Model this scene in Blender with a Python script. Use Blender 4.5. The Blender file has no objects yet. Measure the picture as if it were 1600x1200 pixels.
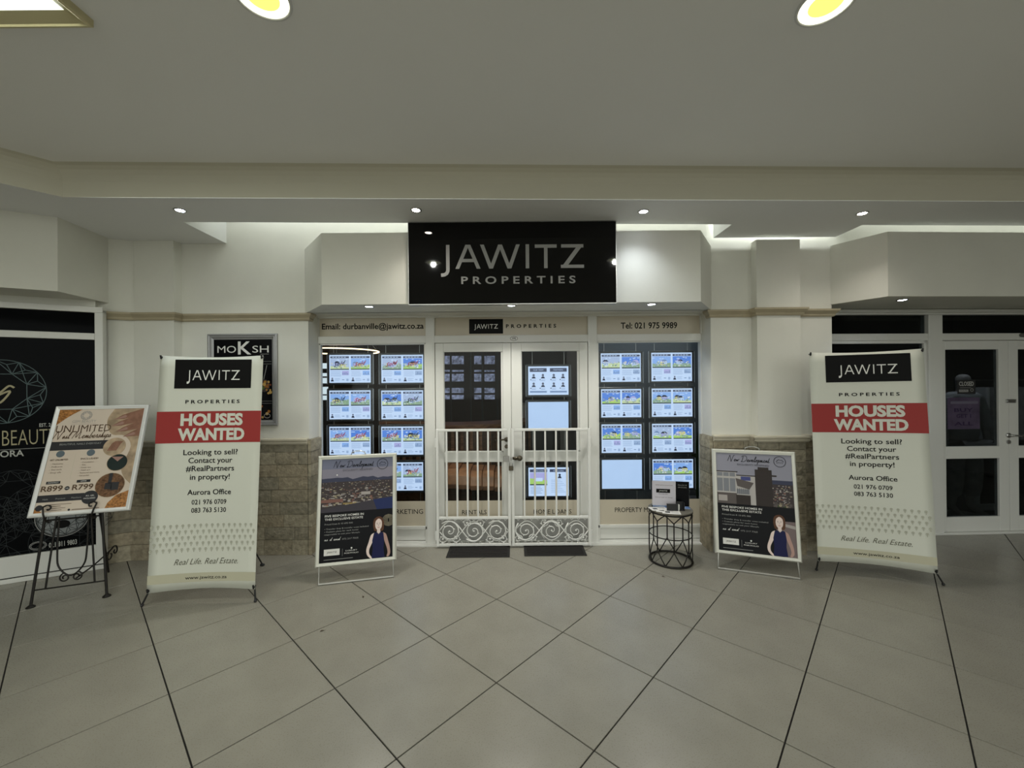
import bpy, math, random
from mathutils import Vector, Matrix, noise
random.seed(7)
C = bpy.context.scene.collection
PI = math.pi
# ------------------------------------------------------------------ camera
F, PITCH, ROLL, H = 638.67, 0.00108, 0.008, 1.591
cr, sr, cp, sp = math.cos(ROLL), math.sin(ROLL), math.cos(PITCH), math.sin(PITCH)
MC = Matrix(((1,0,0),(0,cp,-sp),(0,sp,cp))) @ Matrix(((cr,0,sr),(0,1,0),(-sr,0,cr)))
RIGHT, FWD, UP = (Vector(MC.col[i]) for i in range(3))
cd = bpy.data.cameras.new('camera'); cam = bpy.data.objects.new('camera', cd); C.objects.link(cam)
cd.sensor_fit = 'HORIZONTAL'; cd.sensor_width = 36; cd.lens = F/1600*36; cd.clip_start = .02
m = Matrix.Identity(4)
for r in range(3): m[r][0] = RIGHT[r]; m[r][1] = UP[r]; m[r][2] = -FWD[r]
m[2][3] = H; cam.matrix_world = m
bpy.context.scene.camera = cam
# ------------------------------------------------------------------ view, world, large lights
sc = bpy.context.scene
sc.view_settings.view_transform = 'Standard'; sc.view_settings.look = 'None'
sc.view_settings.gamma = 1; sc.view_settings.use_curve_mapping = False
sc.view_settings.exposure = 0.78
try:
    sc.cycles.use_denoising = True; sc.cycles.max_bounces = 8; sc.cycles.diffuse_bounces = 4
    sc.cycles.glossy_bounces = 3; sc.cycles.transparent_max_bounces = 12; sc.cycles.sample_clamp_indirect = 4
    sc.cycles.caustics_reflective = False; sc.cycles.caustics_refractive = False
except Exception: pass
w = bpy.data.worlds.new('arcade_dusk'); sc.world = w; w.use_nodes = True
w.node_tree.nodes['Background'].inputs[0].default_value = (.86,.90,.86,1)
w.node_tree.nodes['Background'].inputs[1].default_value = 1.1

def lamp(name, kind, loc, energy, col, rot=(0,0,0), **k):
    l = bpy.data.lights.new(name, kind); l.energy = energy; l.color = col
    for a, b in k.items(): setattr(l, a, b)
    o = bpy.data.objects.new(name, l); C.objects.link(o); o.location = loc; o.rotation_euler = rot
    return o
WARM, COOL, LIME = (1,.93,.84), (.84,.91,1), (.985,1,.93)
E_ARC, E_ROUND, E_SPOT, E_FASC, E_COVE, E_PANEL = 24, 16, 2.9, 4.6, 7.0, 8
# arcade ceiling lamps behind the camera (their housings are built further down)
ARC = [(-3.4,-2.0),(0.3,-2.4),(4.0,-2.0),(-1.8,-4.6),(2.4,-4.6)]
for x, y in ARC:
    lamp('arcade_lamp_light','AREA',(x,y,H+1.53),E_ARC,LIME,shape='DISK',size=.5)
for x, y in ((-.985,1.63),(1.305,1.68)):
    lamp('ceiling_lamp_light','SPOT',(x,y,H+1.53),E_ROUND,LIME,spot_size=3.0,spot_blend=.5,shadow_soft_size=.03)
SPOTS = [(-2.54,3.14,COOL),(-.734,3.17,WARM),(1.05,3.23,COOL),(2.84,3.30,WARM)]
for x, y, c in SPOTS:
    lamp('soffit_spot_light','SPOT',(x,y,H+1.345),E_SPOT*4,c,spot_size=2.1,spot_blend=1.0,shadow_soft_size=.04)
FSP = [(-1.24,3.56,.67),(0,3.56,.67),(1.22,3.56,.67)]
for x, y, z in FSP:
    lamp('fascia_spot_light','SPOT',(x,y,H+z),E_FASC*4,(1,.97,.9),spot_size=2.3,spot_blend=.8,shadow_soft_size=.03)
lamp('fascia_spot_light','SPOT',(3.52,3.68,H+.71),7,COOL,spot_size=2.3,spot_blend=.8,shadow_soft_size=.03)
# cove tubes lying on top of the soffit, shining on the wall of the light shafts
lamp('cove_light','AREA',(-.4,3.58,H+1.85),E_COVE*1.3,(.95,1,.97),(math.radians(70),0,0),shape='RECTANGLE',size=4.3,size_y=.12)
lamp('cove_light','AREA',(5.4,3.68,H+1.85),E_COVE,(.95,1,.97),(math.radians(70),0,0),shape='RECTANGLE',size=4.2,size_y=.12)
lamp('cove_light','AREA',(2.45,3.66,H+1.72),4,(.95,1,.97),(math.radians(60),0,0),shape='RECTANGLE',size=1.0,size_y=.08)
lamp('panel_light','AREA',(-2.08,1.44,H+1.53),E_PANEL,(.95,1,.85),shape='SQUARE',size=.55)

# ------------------------------------------------------------------ materials
MATS = {}
def mat(name, col, rough=.6, metal=0., spec=.5, emit=0., noisec=0., nscale=8., bump=0., bscale=60., alpha=None, coat=0.):
    if name in MATS: return MATS[name]
    m = bpy.data.materials.new(name); m.use_nodes = True; nt = m.node_tree; b = nt.nodes['Principled BSDF']
    c = tuple(col)+(1,)
    b.inputs['Base Color'].default_value = c if not name.startswith('lit_') else (.02,.02,.02,1); b.inputs['Roughness'].default_value = rough
    if any(q in name for q in ('print','poster','ink')): spec = .10; rough = max(rough,.5)
    b.inputs['Metallic'].default_value = metal; b.inputs['Specular IOR Level'].default_value = spec
    if coat: b.inputs['Coat Weight'].default_value = coat; b.inputs['Coat Roughness'].default_value = .05
    if emit: b.inputs['Emission Color'].default_value = c; b.inputs['Emission Strength'].default_value = emit
    if noisec or bump: tc = nt.nodes.new('ShaderNodeTexCoord')
    if noisec:
        n = nt.nodes.new('ShaderNodeTexNoise'); n.inputs['Scale'].default_value = nscale; n.inputs['Detail'].default_value = 6
        nt.links.new(tc.outputs['Object'], n.inputs['Vector'])
        r = nt.nodes.new('ShaderNodeMapRange'); r.inputs[3].default_value = 1-noisec; r.inputs[4].default_value = 1+noisec
        r.inputs[1].default_value = .3; r.inputs[2].default_value = .7
        nt.links.new(n.outputs['Fac'], r.inputs[0])
        v = nt.nodes.new('ShaderNodeVectorMath'); v.operation = 'SCALE'; v.inputs[0].default_value = col
        nt.links.new(r.outputs[0], v.inputs['Scale'])
        if not name.startswith('lit_'): nt.links.new(v.outputs[0], b.inputs['Base Color'])
        if emit: nt.links.new(v.outputs[0], b.inputs['Emission Color'])
    if bump:
        n2 = nt.nodes.new('ShaderNodeTexNoise'); n2.inputs['Scale'].default_value = bscale; n2.inputs['Detail'].default_value = 4
        nt.links.new(tc.outputs['Object'], n2.inputs['Vector'])
        bp = nt.nodes.new('ShaderNodeBump'); bp.inputs['Strength'].default_value = bump; bp.inputs['Distance'].default_value = .01
        nt.links.new(n2.outputs['Fac'], bp.inputs['Height']); nt.links.new(bp.outputs[0], b.inputs['Normal'])
    MATS[name] = m; return m
def srgb(r, g, b):
    f = lambda c: c/12.92 if c <= .04045 else ((c+.055)/1.055)**2.4
    return tuple(f(v/255) for v in (r, g, b))
def glass(name, tint=(1,1,1), refl=.10, rough=.02):
    m = bpy.data.materials.new(name); m.use_nodes = True; nt = m.node_tree; nt.nodes.clear()
    o = nt.nodes.new('ShaderNodeOutputMaterial'); mx = nt.nodes.new('ShaderNodeMixShader')
    t = nt.nodes.new('ShaderNodeBsdfTransparent'); t.inputs[0].default_value = tuple(tint)+(1,)
    g = nt.nodes.new('ShaderNodeBsdfGlossy'); g.inputs['Roughness'].default_value = rough
    fr = nt.nodes.new('ShaderNodeFresnel'); fr.inputs[0].default_value = 1.5
    mul = nt.nodes.new('ShaderNodeMath'); mul.operation = 'MULTIPLY'; mul.inputs[1].default_value = refl/.04
    nt.links.new(fr.outputs[0], mul.inputs[0]); mul.use_clamp = True
    nt.links.new(mul.outputs[0], mx.inputs[0]); nt.links.new(t.outputs[0], mx.inputs[1]); nt.links.new(g.outputs[0], mx.inputs[2])
    nt.links.new(mx.outputs[0], o.inputs[0]); MATS[name] = m; return m
WALL = mat('cream_plaster', (.69,.685,.62), .75, noisec=.03, nscale=3, bump=.06, bscale=90)
CEIL = mat('ceiling_paint', (.90,.90,.88), .85, bump=.05, bscale=140)
TRIMM = mat('tan_moulding', (.40,.345,.235), .6, noisec=.06)
CAPM = mat('sand_capstone', (.50,.46,.36), .7, noisec=.08)
WHITE = mat('white_frame', (.68,.68,.64), .38)
GATEW = mat('white_gate', (.72,.72,.69), .35)
GROUT = mat('dark_grout', (.014,.012,.011), .9)
STONES = [mat('stone_%s' % n, c, .9, noisec=.28, nscale=26, bump=.7, bscale=60) for n, c in
          (('buff',(.29,.255,.18)),('grey',(.265,.24,.175)),('tan',(.32,.275,.19)),('pale',(.34,.305,.22)))]
BLACKG = mat('gloss_black', (.002,.002,.002), .04, spec=.28)
BLACK = mat('matt_black', (.012,.012,.013), .5)
BEZEL = mat('screen_bezel', (.01,.011,.016), .3)
IRON = mat('wrought_iron', (.02,.018,.016), .45, metal=.6)
STEEL = mat('brushed_steel', (.55,.55,.54), .3, metal=1)
BRONZE = mat('dark_bronze', (.10,.085,.06), .4, metal=.8)
CREAM = mat('cream_vinyl', (.72,.70,.58), .6)
VINYL = mat('banner_vinyl', (.64,.65,.57), .55)
RED = mat('banner_red', (.30,.018,.015), .6)
INK = mat('black_ink', (.005,.005,.005), .5)
WINK = mat('white_ink', (.78,.78,.74), .5)
GREYINK = mat('grey_ink', (.30,.30,.29), .45)
SAGE = mat('sage_ink', (.50,.48,.36), .6)
FROST = mat('frosted_beige', (.54,.485,.38), .4)
GLASS = glass('clear_glass', (.95,.97,.96), .009)
GLASSD = glass('shop_glass', (.45,.48,.49), .012)
def tile_mat():
    m = mat('porcelain_tile', (.262,.249,.208), .3, spec=.45, noisec=.07, nscale=5)
    nt = m.node_tree; b = nt.nodes['Principled BSDF']
    tc = nt.nodes.new('ShaderNodeTexCoord'); n = nt.nodes.new('ShaderNodeTexNoise'); n.inputs['Scale'].default_value = 160
    nt.links.new(tc.outputs['Object'], n.inputs['Vector'])
    r = nt.nodes.new('ShaderNodeMapRange'); r.inputs[3].default_value = .22; r.inputs[4].default_value = .36
    nt.links.new(n.outputs['Fac'], r.inputs[0]); nt.links.new(r.outputs[0], b.inputs['Roughness'])
    return m
TILE = tile_mat()
def wood(name, c1, c2, rough=.4, sc_=(1,14,14)):
    m = mat(name, c1, rough); nt = m.node_tree; b = nt.nodes['Principled BSDF']
    tc = nt.nodes.new('ShaderNodeTexCoord'); mp = nt.nodes.new('ShaderNodeMapping'); mp.inputs['Scale'].default_value = sc_
    n = nt.nodes.new('ShaderNodeTexNoise'); n.inputs['Scale'].default_value = 3; n.inputs['Detail'].default_value = 8
    cr_ = nt.nodes.new('ShaderNodeValToRGB'); cr_.color_ramp.elements[0].color = tuple(c1)+(1,); cr_.color_ramp.elements[1].color = tuple(c2)+(1,)
    cr_.color_ramp.elements[0].position = .35; cr_.color_ramp.elements[1].position = .65
    nt.links.new(tc.outputs['Object'], mp.inputs[0]); nt.links.new(mp.outputs[0], n.inputs['Vector'])
    nt.links.new(n.outputs['Fac'], cr_.inputs[0]); nt.links.new(cr_.outputs[0], b.inputs['Base Color']); return m
WOOD = wood('walnut_wood', (.10,.045,.02), (.24,.12,.06))
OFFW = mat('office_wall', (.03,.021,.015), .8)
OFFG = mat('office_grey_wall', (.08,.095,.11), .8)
def E(name, r, g, b, k=1.0): return mat('lit_'+name, srgb(r,g,b), .6, emit=k*.58)

# ------------------------------------------------------------------ mesh helpers
MW = {}
def world_of(o): return MW.get(o.name, Matrix.Identity(4))
def set_tag(o, label=None, cat=None, group=None, kind=None):
    if label: o['label'] = label
    if cat: o['category'] = cat
    if group: o['group'] = group
    if kind: o['kind'] = kind
    return o
def thing(name, label, cat, loc=(0,0,0), rotz=0, group=None, M=None):
    o = bpy.data.objects.new(name, None); C.objects.link(o); o.empty_display_size = .1
    mm = M if M is not None else Matrix.Translation(Vector(loc)) @ Matrix.Rotation(rotz, 4, 'Z')
    o.matrix_world = mm; MW[o.name] = mm.copy()
    return set_tag(o, label, cat, group)
def struct_root(name, loc=(0,0,0), rotz=0, label=None):
    o = bpy.data.objects.new(name, None); C.objects.link(o)
    mm = Matrix.Translation(Vector(loc)) @ Matrix.Rotation(rotz, 4, 'Z'); o.matrix_world = mm; MW[o.name] = mm.copy()
    return set_tag(o, label, None, None, 'structure')
class MB:
    def __init__(s): s.v = []; s.f = []; s.m = []; s.mats = []
    def mi(s, mt):
        if mt is None: return 0
        if mt not in s.mats: s.mats.append(mt)
        return s.mats.index(mt)
    def add(s, vs, fs, mt=None):
        o = len(s.v); s.v += [tuple(p) for p in vs]; k = s.mi(mt)
        for f in fs: s.f.append(tuple(i+o for i in f)); s.m.append(k)
        return s
    def box(s, x0, x1, y0, y1, z0, z1, mt=None):
        v = [(x,y,z) for z in (z0,z1) for y in (y0,y1) for x in (x0,x1)]
        return s.add(v, [(0,2,3,1),(4,5,7,6),(0,1,5,4),(2,6,7,3),(0,4,6,2),(1,3,7,5)], mt)
    def prism(s, poly, z0, z1, mt=None):
        n = len(poly); v = [(p[0],p[1],z0) for p in poly]+[(p[0],p[1],z1) for p in poly]
        return s.add(v, [tuple(range(n))[::-1], tuple(range(n,2*n))]+[(i,(i+1)%n,n+(i+1)%n,n+i) for i in range(n)], mt)
    def xprism(s, prof, x0, x1, mt=None):      # profile in (y,z) swept along x
        n = len(prof); v = [(x0,p[0],p[1]) for p in prof]+[(x1,p[0],p[1]) for p in prof]
        return s.add(v, [tuple(range(n)), tuple(range(n,2*n))[::-1]]+[(i,n+i,n+(i+1)%n,(i+1)%n) for i in range(n)], mt)
    def tube(s, pts, r, n=6, mt=None, closed=False):
        P = [Vector(p) for p in pts]; N = len(P); rs = r if isinstance(r, (list,tuple)) else [r]*N
        vs = []; up = None
        for i, p in enumerate(P):
            a = P[(i-1) % N] if (closed or i) else p; b = P[(i+1) % N] if (closed or i < N-1) else p
            t = (b-a).normalized() if (b-a).length else Vector((0,0,1))
            if up is None: up = t.orthogonal().normalized()
            up = (up - t*up.dot(t)); up = up.normalized() if up.length > 1e-6 else t.orthogonal().normalized()
            q = t.cross(up)
            for k in range(n):
                an = 2*PI*k/n; vs.append(p+(up*math.cos(an)+q*math.sin(an))*rs[i])
        fs = []
        for i in range(N if closed else N-1):
            j = (i+1) % N
            for k in range(n): fs.append((i*n+k, i*n+(k+1)%n, j*n+(k+1)%n, j*n+k))
        if not closed: fs += [tuple(range(n))[::-1], tuple((N-1)*n+k for k in range(n))]
        return s.add(vs, fs, mt)
    def lathe(s, prof, c=(0,0,0), n=24, mt=None, caps=True):
        vs = [(c[0]+r*math.cos(2*PI*k/n), c[1]+r*math.sin(2*PI*k/n), c[2]+z) for r, z in prof for k in range(n)]
        fs = [(i*n+k, i*n+(k+1)%n, (i+1)*n+(k+1)%n, (i+1)*n+k) for i in range(len(prof)-1) for k in range(n)]
        if caps and prof[0][0] > 1e-5: fs.append(tuple(range(n))[::-1])
        if caps and prof[-1][0] > 1e-5: fs.append(tuple((len(prof)-1)*n+k for k in range(n)))
        return s.add(vs, fs, mt)
    def ball(s, c, r, n=10, mt=None, sz=(1,1,1)):
        pr = [(r*math.sin(PI*i/6), -r*math.cos(PI*i/6)) for i in range(7)]
        o = len(s.v); s.lathe([(a+1e-4,b) for a, b in pr], (0,0,0), n, mt)
        for i in range(o, len(s.v)): p = s.v[i]; s.v[i] = (c[0]+p[0]*sz[0], c[1]+p[1]*sz[1], c[2]+p[2]*sz[2])
        return s
    def build(s, name, mt=None, parent=None, M='W', smooth=False, bev=0, kind=None, label=None):
        me = bpy.data.meshes.new(name)
        V_ = [Vector(p) for p in s.v]
        if M == 'W': M = world_of(parent).inverted() if parent else None
        elif M == 'L': M = None
        elif parent: M = world_of(parent).inverted() @ M
        if M is not None: V_ = [M @ p for p in V_]
        me.from_pydata([tuple(p) for p in V_], [], s.f); 
        ms = [mt] if mt else s.mats
        for x in ms: me.materials.append(x)
        if not mt: me.polygons.foreach_set('material_index', s.m)
        if smooth: me.polygons.foreach_set('use_smooth', [True]*len(me.polygons))
        me.update()
        o = bpy.data.objects.new(name, me); C.objects.link(o)
        if parent: o.parent = parent; MW[o.name] = world_of(parent)
        if bev:
            b = o.modifiers.new('bevel','BEVEL'); b.width = bev; b.segments = 2; b.limit_method = 'ANGLE'
        return set_tag(o, label, None, None, kind)
def copy_tree(o, parent=None):
    c = o.copy(); C.objects.link(c)
    if parent: c.parent = parent
    for ch in list(o.children): copy_tree(ch, c)
    return c
def axes(o, right, back, up):
    m = Matrix.Identity(4)
    for r in range(3): m[r][0] = right[r]; m[r][1] = back[r]; m[r][2] = up[r]; m[r][3] = o[r]
    return m
# a point of a surface seen at a pixel of the 1600x1200 photograph
def ray(px, py): return FWD + RIGHT*((px-800)/F) + UP*((600-py)/F)
def at(px, py, Y):
    d = ray(px, py); k = Y/d.y; return Vector((d.x*k, Y, H+d.z*k))
def on(px, py, M):                        # -> local (x, z) on the plane y=0 of frame M
    d = ray(px, py); o = Vector((0,0,H)); n = M.to_3x3().col[1]; p0 = M.translation
    t = (p0-o).dot(n)/d.dot(n); q = M.inverted() @ (o+d*t); return q.x, q.z

# text -> polygons, cached
TX = {}
def text_poly(s, bold=0., shear=0., space=1., res=2):
    key = (s, bold, shear, space, res)
    if key in TX: return TX[key]
    cu = bpy.data.curves.new('t','FONT'); cu.body = s; cu.size = 1; cu.offset = bold; cu.shear = shear
    cu.space_character = space; cu.resolution_u = res
    ob = bpy.data.objects.new('t', cu); me = ob.to_mesh()
    vs = [(v.co.x, v.co.y) for v in me.vertices]; fs = [tuple(p.vertices) for p in me.polygons]
    ob.to_mesh_clear(); bpy.data.objects.remove(ob); bpy.data.curves.remove(cu)
    TX[key] = (vs, fs); return TX[key]
_h = text_poly('H')[0]; CAPH = max(v[1] for v in _h)-min(v[1] for v in _h)
def catmull(P, k=5):
    out = []
    for i in range(len(P)-1):
        p0 = P[max(i-1,0)]; p1 = P[i]; p2 = P[i+1]; p3 = P[min(i+2,len(P)-1)]
        for j in range(k):
            t = j/k
            out.append(tuple(.5*((2*p1[a])+(-p0[a]+p2[a])*t+(2*p0[a]-5*p1[a]+4*p2[a]-p3[a])*t*t+(-p0[a]+3*p1[a]-3*p2[a]+p3[a])*t**3) for a in range(len(p1))))
    out.append(tuple(P[-1])); return out
# joined handwriting, x-height .4, cap height 1
CUR = {
 'N':[(0,0),(.12,.9),(.2,.95),(.5,.05),(.55,0),(.7,.95),(.85,1.02)], 'D':[(.15,.9),(.1,0),(.0,.05),(.4,0),(.75,.4),(.55,.95),(.1,1.0),(-.1,.8)],
 'M':[(-.05,0),(.15,.95),(.3,.1),(.55,.95),(.65,.1),(.75,0),(.85,.1)], 'S':[(.6,.8),(.4,1),(.15,.8),(.45,.4),(.3,0),(0,.12)],
 'e':[(0,.1),(.22,.25),(.15,.4),(.04,.2),(.14,0),(.32,.12)], 'w':[(0,.35),(.06,.02),(.18,.3),(.24,.02),(.36,.38),(.45,.3)],
 'v':[(0,.35),(.1,.02),(.24,.38),(.32,.3)], 'l':[(0,.1),(.18,.7),(.14,.95),(.06,.5),(.1,.02),(.22,.12)],
 'o':[(.18,.38),(.03,.25),(.08,.02),(.22,.15),(.16,.38),(.32,.3)], 'p':[(0,.2),(.08,.4),(.0,-.45),(.06,.3),(.22,.35),(.2,.05),(.08,.05),(.3,.1)],
 'm':[(0,.1),(.05,.4),(.06,.02),(.16,.38),(.2,.02),(.3,.38),(.34,.02),(.44,.12)], 'n':[(0,.1),(.05,.4),(.06,.02),(.18,.38),(.22,.02),(.32,.12)],
 't':[(0,.1),(.12,.8),(.06,.1),(.12,0),(.26,.12)], 'a':[(.2,.35),(.05,.3),(.05,.02),(.18,.3),(.2,.05),(.32,.12)],
 'i':[(0,.1),(.07,.4),(.07,.03),(.18,.12)], 'b':[(0,.1),(.12,.9),(.04,.05),(.2,.05),(.18,.35),(.3,.28)],
 'r':[(0,.1),(.06,.42),(.14,.36),(.16,.02),(.26,.12)], 's':[(0,.1),(.12,.42),(.16,.08),(.02,.02),(.26,.12)],
 'h':[(0,.1),(.14,.9),(.05,.0),(.18,.38),(.2,.02),(.3,.12)], 'd':[(.2,.35),(.05,.3),(.06,.02),(.2,.3),(.3,.95),(.22,.05),(.34,.12)],
 ' ':None}
def cursive(s):
    x = 0; out = []; cur = []
    for ch in s:
        if ch == ' ':
            if cur: out.append(cur); cur = []
            x += .3; continue
        g = CUR[ch]
        pts = [(x+px+py*.25, py) for px, py in g]
        if ch.isupper():
            out.append(pts); x += max(p[0] for p in g)+.08
        else:
            cur += pts; x += g[-1][0]+.02
    if cur: out.append(cur)
    return [catmull(c, 4) for c in out], x
JW = 1/177.
class Art(MB):                             # flat print on the plane y=0 (x right, z up), seen from -y
    EPS = .0004
    def __init__(s, y=0.): super().__init__(); s.y = y; s.mats = []
    def poly(s, pts, mt, L=1): return s.add([(p[0], s.y-L*s.EPS, p[1]) for p in pts], [tuple(range(len(pts)))], mt)
    def rect(s, x0, x1, z0, z1, mt, L=1): return s.poly([(x0,z0),(x1,z0),(x1,z1),(x0,z1)], mt, L)
    def disc(s, x, z, r, mt, L=1, n=24, rz=None): return s.poly([(x+r*math.cos(2*PI*k/n), z+(rz or r)*math.sin(2*PI*k/n)) for k in range(n)], mt, L)
    def stroke(s, pts, wd, mt, L=1):
        n = len(pts); lf = []; rt = []
        for i in range(n):
            a = pts[max(i-1,0)]; b = pts[min(i+1,n-1)]; dx, dz = b[0]-a[0], b[1]-a[1]; l = math.hypot(dx,dz) or 1
            nx, nz = -dz/l*wd/2, dx/l*wd/2; lf.append((pts[i][0]+nx,pts[i][1]+nz)); rt.append((pts[i][0]-nx,pts[i][1]-nz))
        y = s.y-L*s.EPS; vs = [(p[0],y,p[1]) for p in lf+rt]
        return s.add(vs, [(i,i+1,n+i+1,n+i) for i in range(n-1)], mt)
    def ring(s, x, z, r, wd, mt, L=1, n=32, rz=None):
        rz = rz or r
        return s.stroke([(x+r*math.cos(2*PI*k/n), z+rz*math.sin(2*PI*k/n)) for k in range(n+1)], wd, mt, L)
    def text(s, t, x, z, h, mt, wd=None, al='c', L=2, bold=0., shear=0., space=1., res=2, rise=0.):
        vs, fs = text_poly(t, bold, shear, space, res)
        if not vs: return s
        x0 = min(v[0] for v in vs); x1 = max(v[0] for v in vs); kz = h/CAPH; kx = wd/(x1-x0) if wd else kz
        W_ = (x1-x0)*kx; ox = {'c':x-W_/2,'l':x,'r':x-W_}[al]
        return s.add([(ox+(v[0]-x0)*kx, s.y-L*s.EPS, z+v[1]*kz+(v[0]-x0)*kx*rise) for v in vs], fs, mt)
    def script(s, t, x0, x1, z, h, wd, mt, L=2, shear=0.):
        strokes, W_ = cursive(t); k = (x1-x0)/W_
        for i, st in enumerate(strokes): s.stroke([(x0+p[0]*k, z+p[1]*h+(p[0]*k)*shear) for p in st], wd, mt, L+.1*i)
        return s
    def jawitz(s, x0, x1, z0, z1, mt, L=2, k_=1.):     # lettering with a J that drops below the line
        kx = (x1-x0)/(1330-280); kz = (z1-z0)/177
        X = lambda v: x0+(v-280)*kx; Z = lambda v: z1-(v-198)*kz
        n = [0]
        def nl(): n[0] += 1; return L+.22*n[0]
        def leg(a, b, c, d, h): h *= k_; s.poly([(X(a-h),Z(b)),(X(a+h),Z(b)),(X(c+h),Z(d)),(X(c-h),Z(d))], mt, nl())
        leg(331,198,331,380,13)
        s.stroke([(X(a),Z(b)) for a, b in ((331,375),(330,392),(322,408),(306,418),(281,421))], 26*kx*k_, mt, nl())
        leg(400,375,474,198,14); leg(557,375,483,198,14); s.rect(X(425),X(532),Z(314+12*k_),Z(314-12*k_),mt,nl())
        for a, b, c, d in ((582,198,648,375),(648,375,715,198),(715,198,783,375),(783,375,846,198)): leg(a,b,c,d,14)
        leg(915,198,915,375,13); s.rect(X(970),X(1130),Z(200+25*k_),Z(200),mt,nl()); leg(1050,210,1050,375,13)
        s.rect(X(1163),X(1326),Z(200+25*k_),Z(200),mt,nl()); s.rect(X(1160),X(1330),Z(375),Z(375-24*k_),mt,nl()); leg(1180,372,1307,203,19)
        return s

# ================================================================== SETTING
YW, YF = 3.88, 4.07              # wall face, shopfront face
YS = 3.852                       # stone face
ZS, ZC = H+1.36, H+1.56          # soffit, ceiling
ZB = H+.70                       # underside of the centre bulkhead
yb = lambda x: 3.452+.0316*x
yf = lambda x: 3.0+.027*x
def structure(name, mb, mt, label=None, **k): return mb.build(name, mt, None, kind='structure', label=label, **k)

# floor: slab of dark grout with every tile standing proud of it
floor = structure('floor', MB().box(-8.5,8.6,-6,4.6,-.05,-.006), GROUT)
T, TH, TX0, TY0 = .6, .82182, -2.67063, 2.93874
ct, st_ = math.cos(TH), math.sin(TH)
def tpos(i, j): return (T*(i*ct+j*st_)+TX0, T*(i*st_-j*ct)+TY0)
def clip(poly, axis, lim, keep_less=True):
    out = []
    for k in range(len(poly)):
        a, b = poly[k], poly[(k+1)%len(poly)]
        ia = (a[axis] <= lim) == keep_less; ib = (b[axis] <= lim) == keep_less
        if ia: out.append(a)
        if ia != ib:
            t = (lim-a[axis])/(b[axis]-a[axis]); out.append(tuple(a[q]+(b[q]-a[q])*t for q in range(2)))
    return out
g = .0033/T; tile_me = None; tiles = []
for i in range(-16, 20):
    for j in range(-16, 20):
        cx, cy = tpos(i+.5, j+.5)
        lim = 4.04 if cx < 3.25 else 4.30
        if not (-5.6 < cx < 6.2 and .3 < cy < lim+.42): continue
        cor = [tpos(i+g,j+g), tpos(i+1-g,j+g), tpos(i+1-g,j+1-g), tpos(i+g,j+1-g)]
        pc = clip(cor, 1, lim)
        if len(pc) < 3: continue
        whole = len(pc) == 4 and max(p[1] for p in cor) <= lim
        if whole and tile_me:
            o = bpy.data.objects.new('tile', tile_me); C.objects.link(o); o.parent = floor; o.location = (cx,cy,0)
        else:
            rel = [(p[0]-cx,p[1]-cy) for p in pc]
            n = len(rel); ins = [(p[0]*.9975,p[1]*.9975) for p in rel]
            b = MB(); b.add([(p[0],p[1],-.008) for p in rel]+[(p[0],p[1],-.001) for p in rel]+[(p[0],p[1],0) for p in ins],
                [(k,(k+1)%n,n+(k+1)%n,n+k) for k in range(n)]+[(n+k,n+(k+1)%n,2*n+(k+1)%n,2*n+k) for k in range(n)]+[tuple(range(2*n,3*n))])
            o = b.build('tile', TILE, floor, 'L'); o.location = (cx,cy,0)
            if whole: tile_me = o.data
# tiles beyond the picture, joined
b = MB()
for i in range(-30, 30):
    for j in range(-30, 30):
        cx, cy = tpos(i+.5, j+.5)
        if -8.0 < cx < 8.2 and -5.7 < cy < 4.0 and not (-5.6 < cx < 6.2 and .3 < cy):
            b.add([(*tpos(i+a,j+c),0) for a, c in ((g,g),(1-g,g),(1-g,1-g),(g,1-g))], [(0,1,2,3)])
b.build('tile_field', TILE, floor, 'L', kind='stuff')

# ceiling and the beam with its cove
path = [(-6.6,-.85),(-3.19,2.91),(8.2,yf(8.2))]
def offs(d):
    out = []
    for k, p in enumerate(path):
        ds = []
        if k: ds.append(Vector((p[0]-path[k-1][0], p[1]-path[k-1][1])).normalized())
        if k < len(path)-1: ds.append(Vector((path[k+1][0]-p[0], path[k+1][1]-p[1])).normalized())
        ns = [Vector((q.y,-q.x)) for q in ds]; nn = sum(ns, Vector((0,0))).normalized(); kk = 1/nn.dot(ns[0])
        out.append((p[0]+nn.x*d*kk, p[1]+nn.y*d*kk))
    return out
co = offs(.10)
b = MB(); b.add([(8.2,-6,ZC),(-8,-6,ZC),(-8,-2.3,ZC)]+[(p[0],p[1],ZC) for p in co], [(0,1,2,3,4,5)])
structure('ceiling', b, CEIL)
b = MB(); prof = [(0,ZS),(0,H+1.475),(.004,H+1.49),(.014,H+1.515),(.035,H+1.54),(.065,H+1.555),(.10,ZC)]
rows = [[(p[0],p[1],z) for p in offs(d)] for d, z in prof]
vs = [p for r in rows for p in r]; n = 3
b.add(vs, [(r*n+k,r*n+k+1,(r+1)*n+k+1,(r+1)*n+k) for r in range(len(prof)-1) for k in range(2)])
structure('ceiling_beam', b, mat('beam_paint', (.64,.62,.52), .8), smooth=False)
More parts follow.
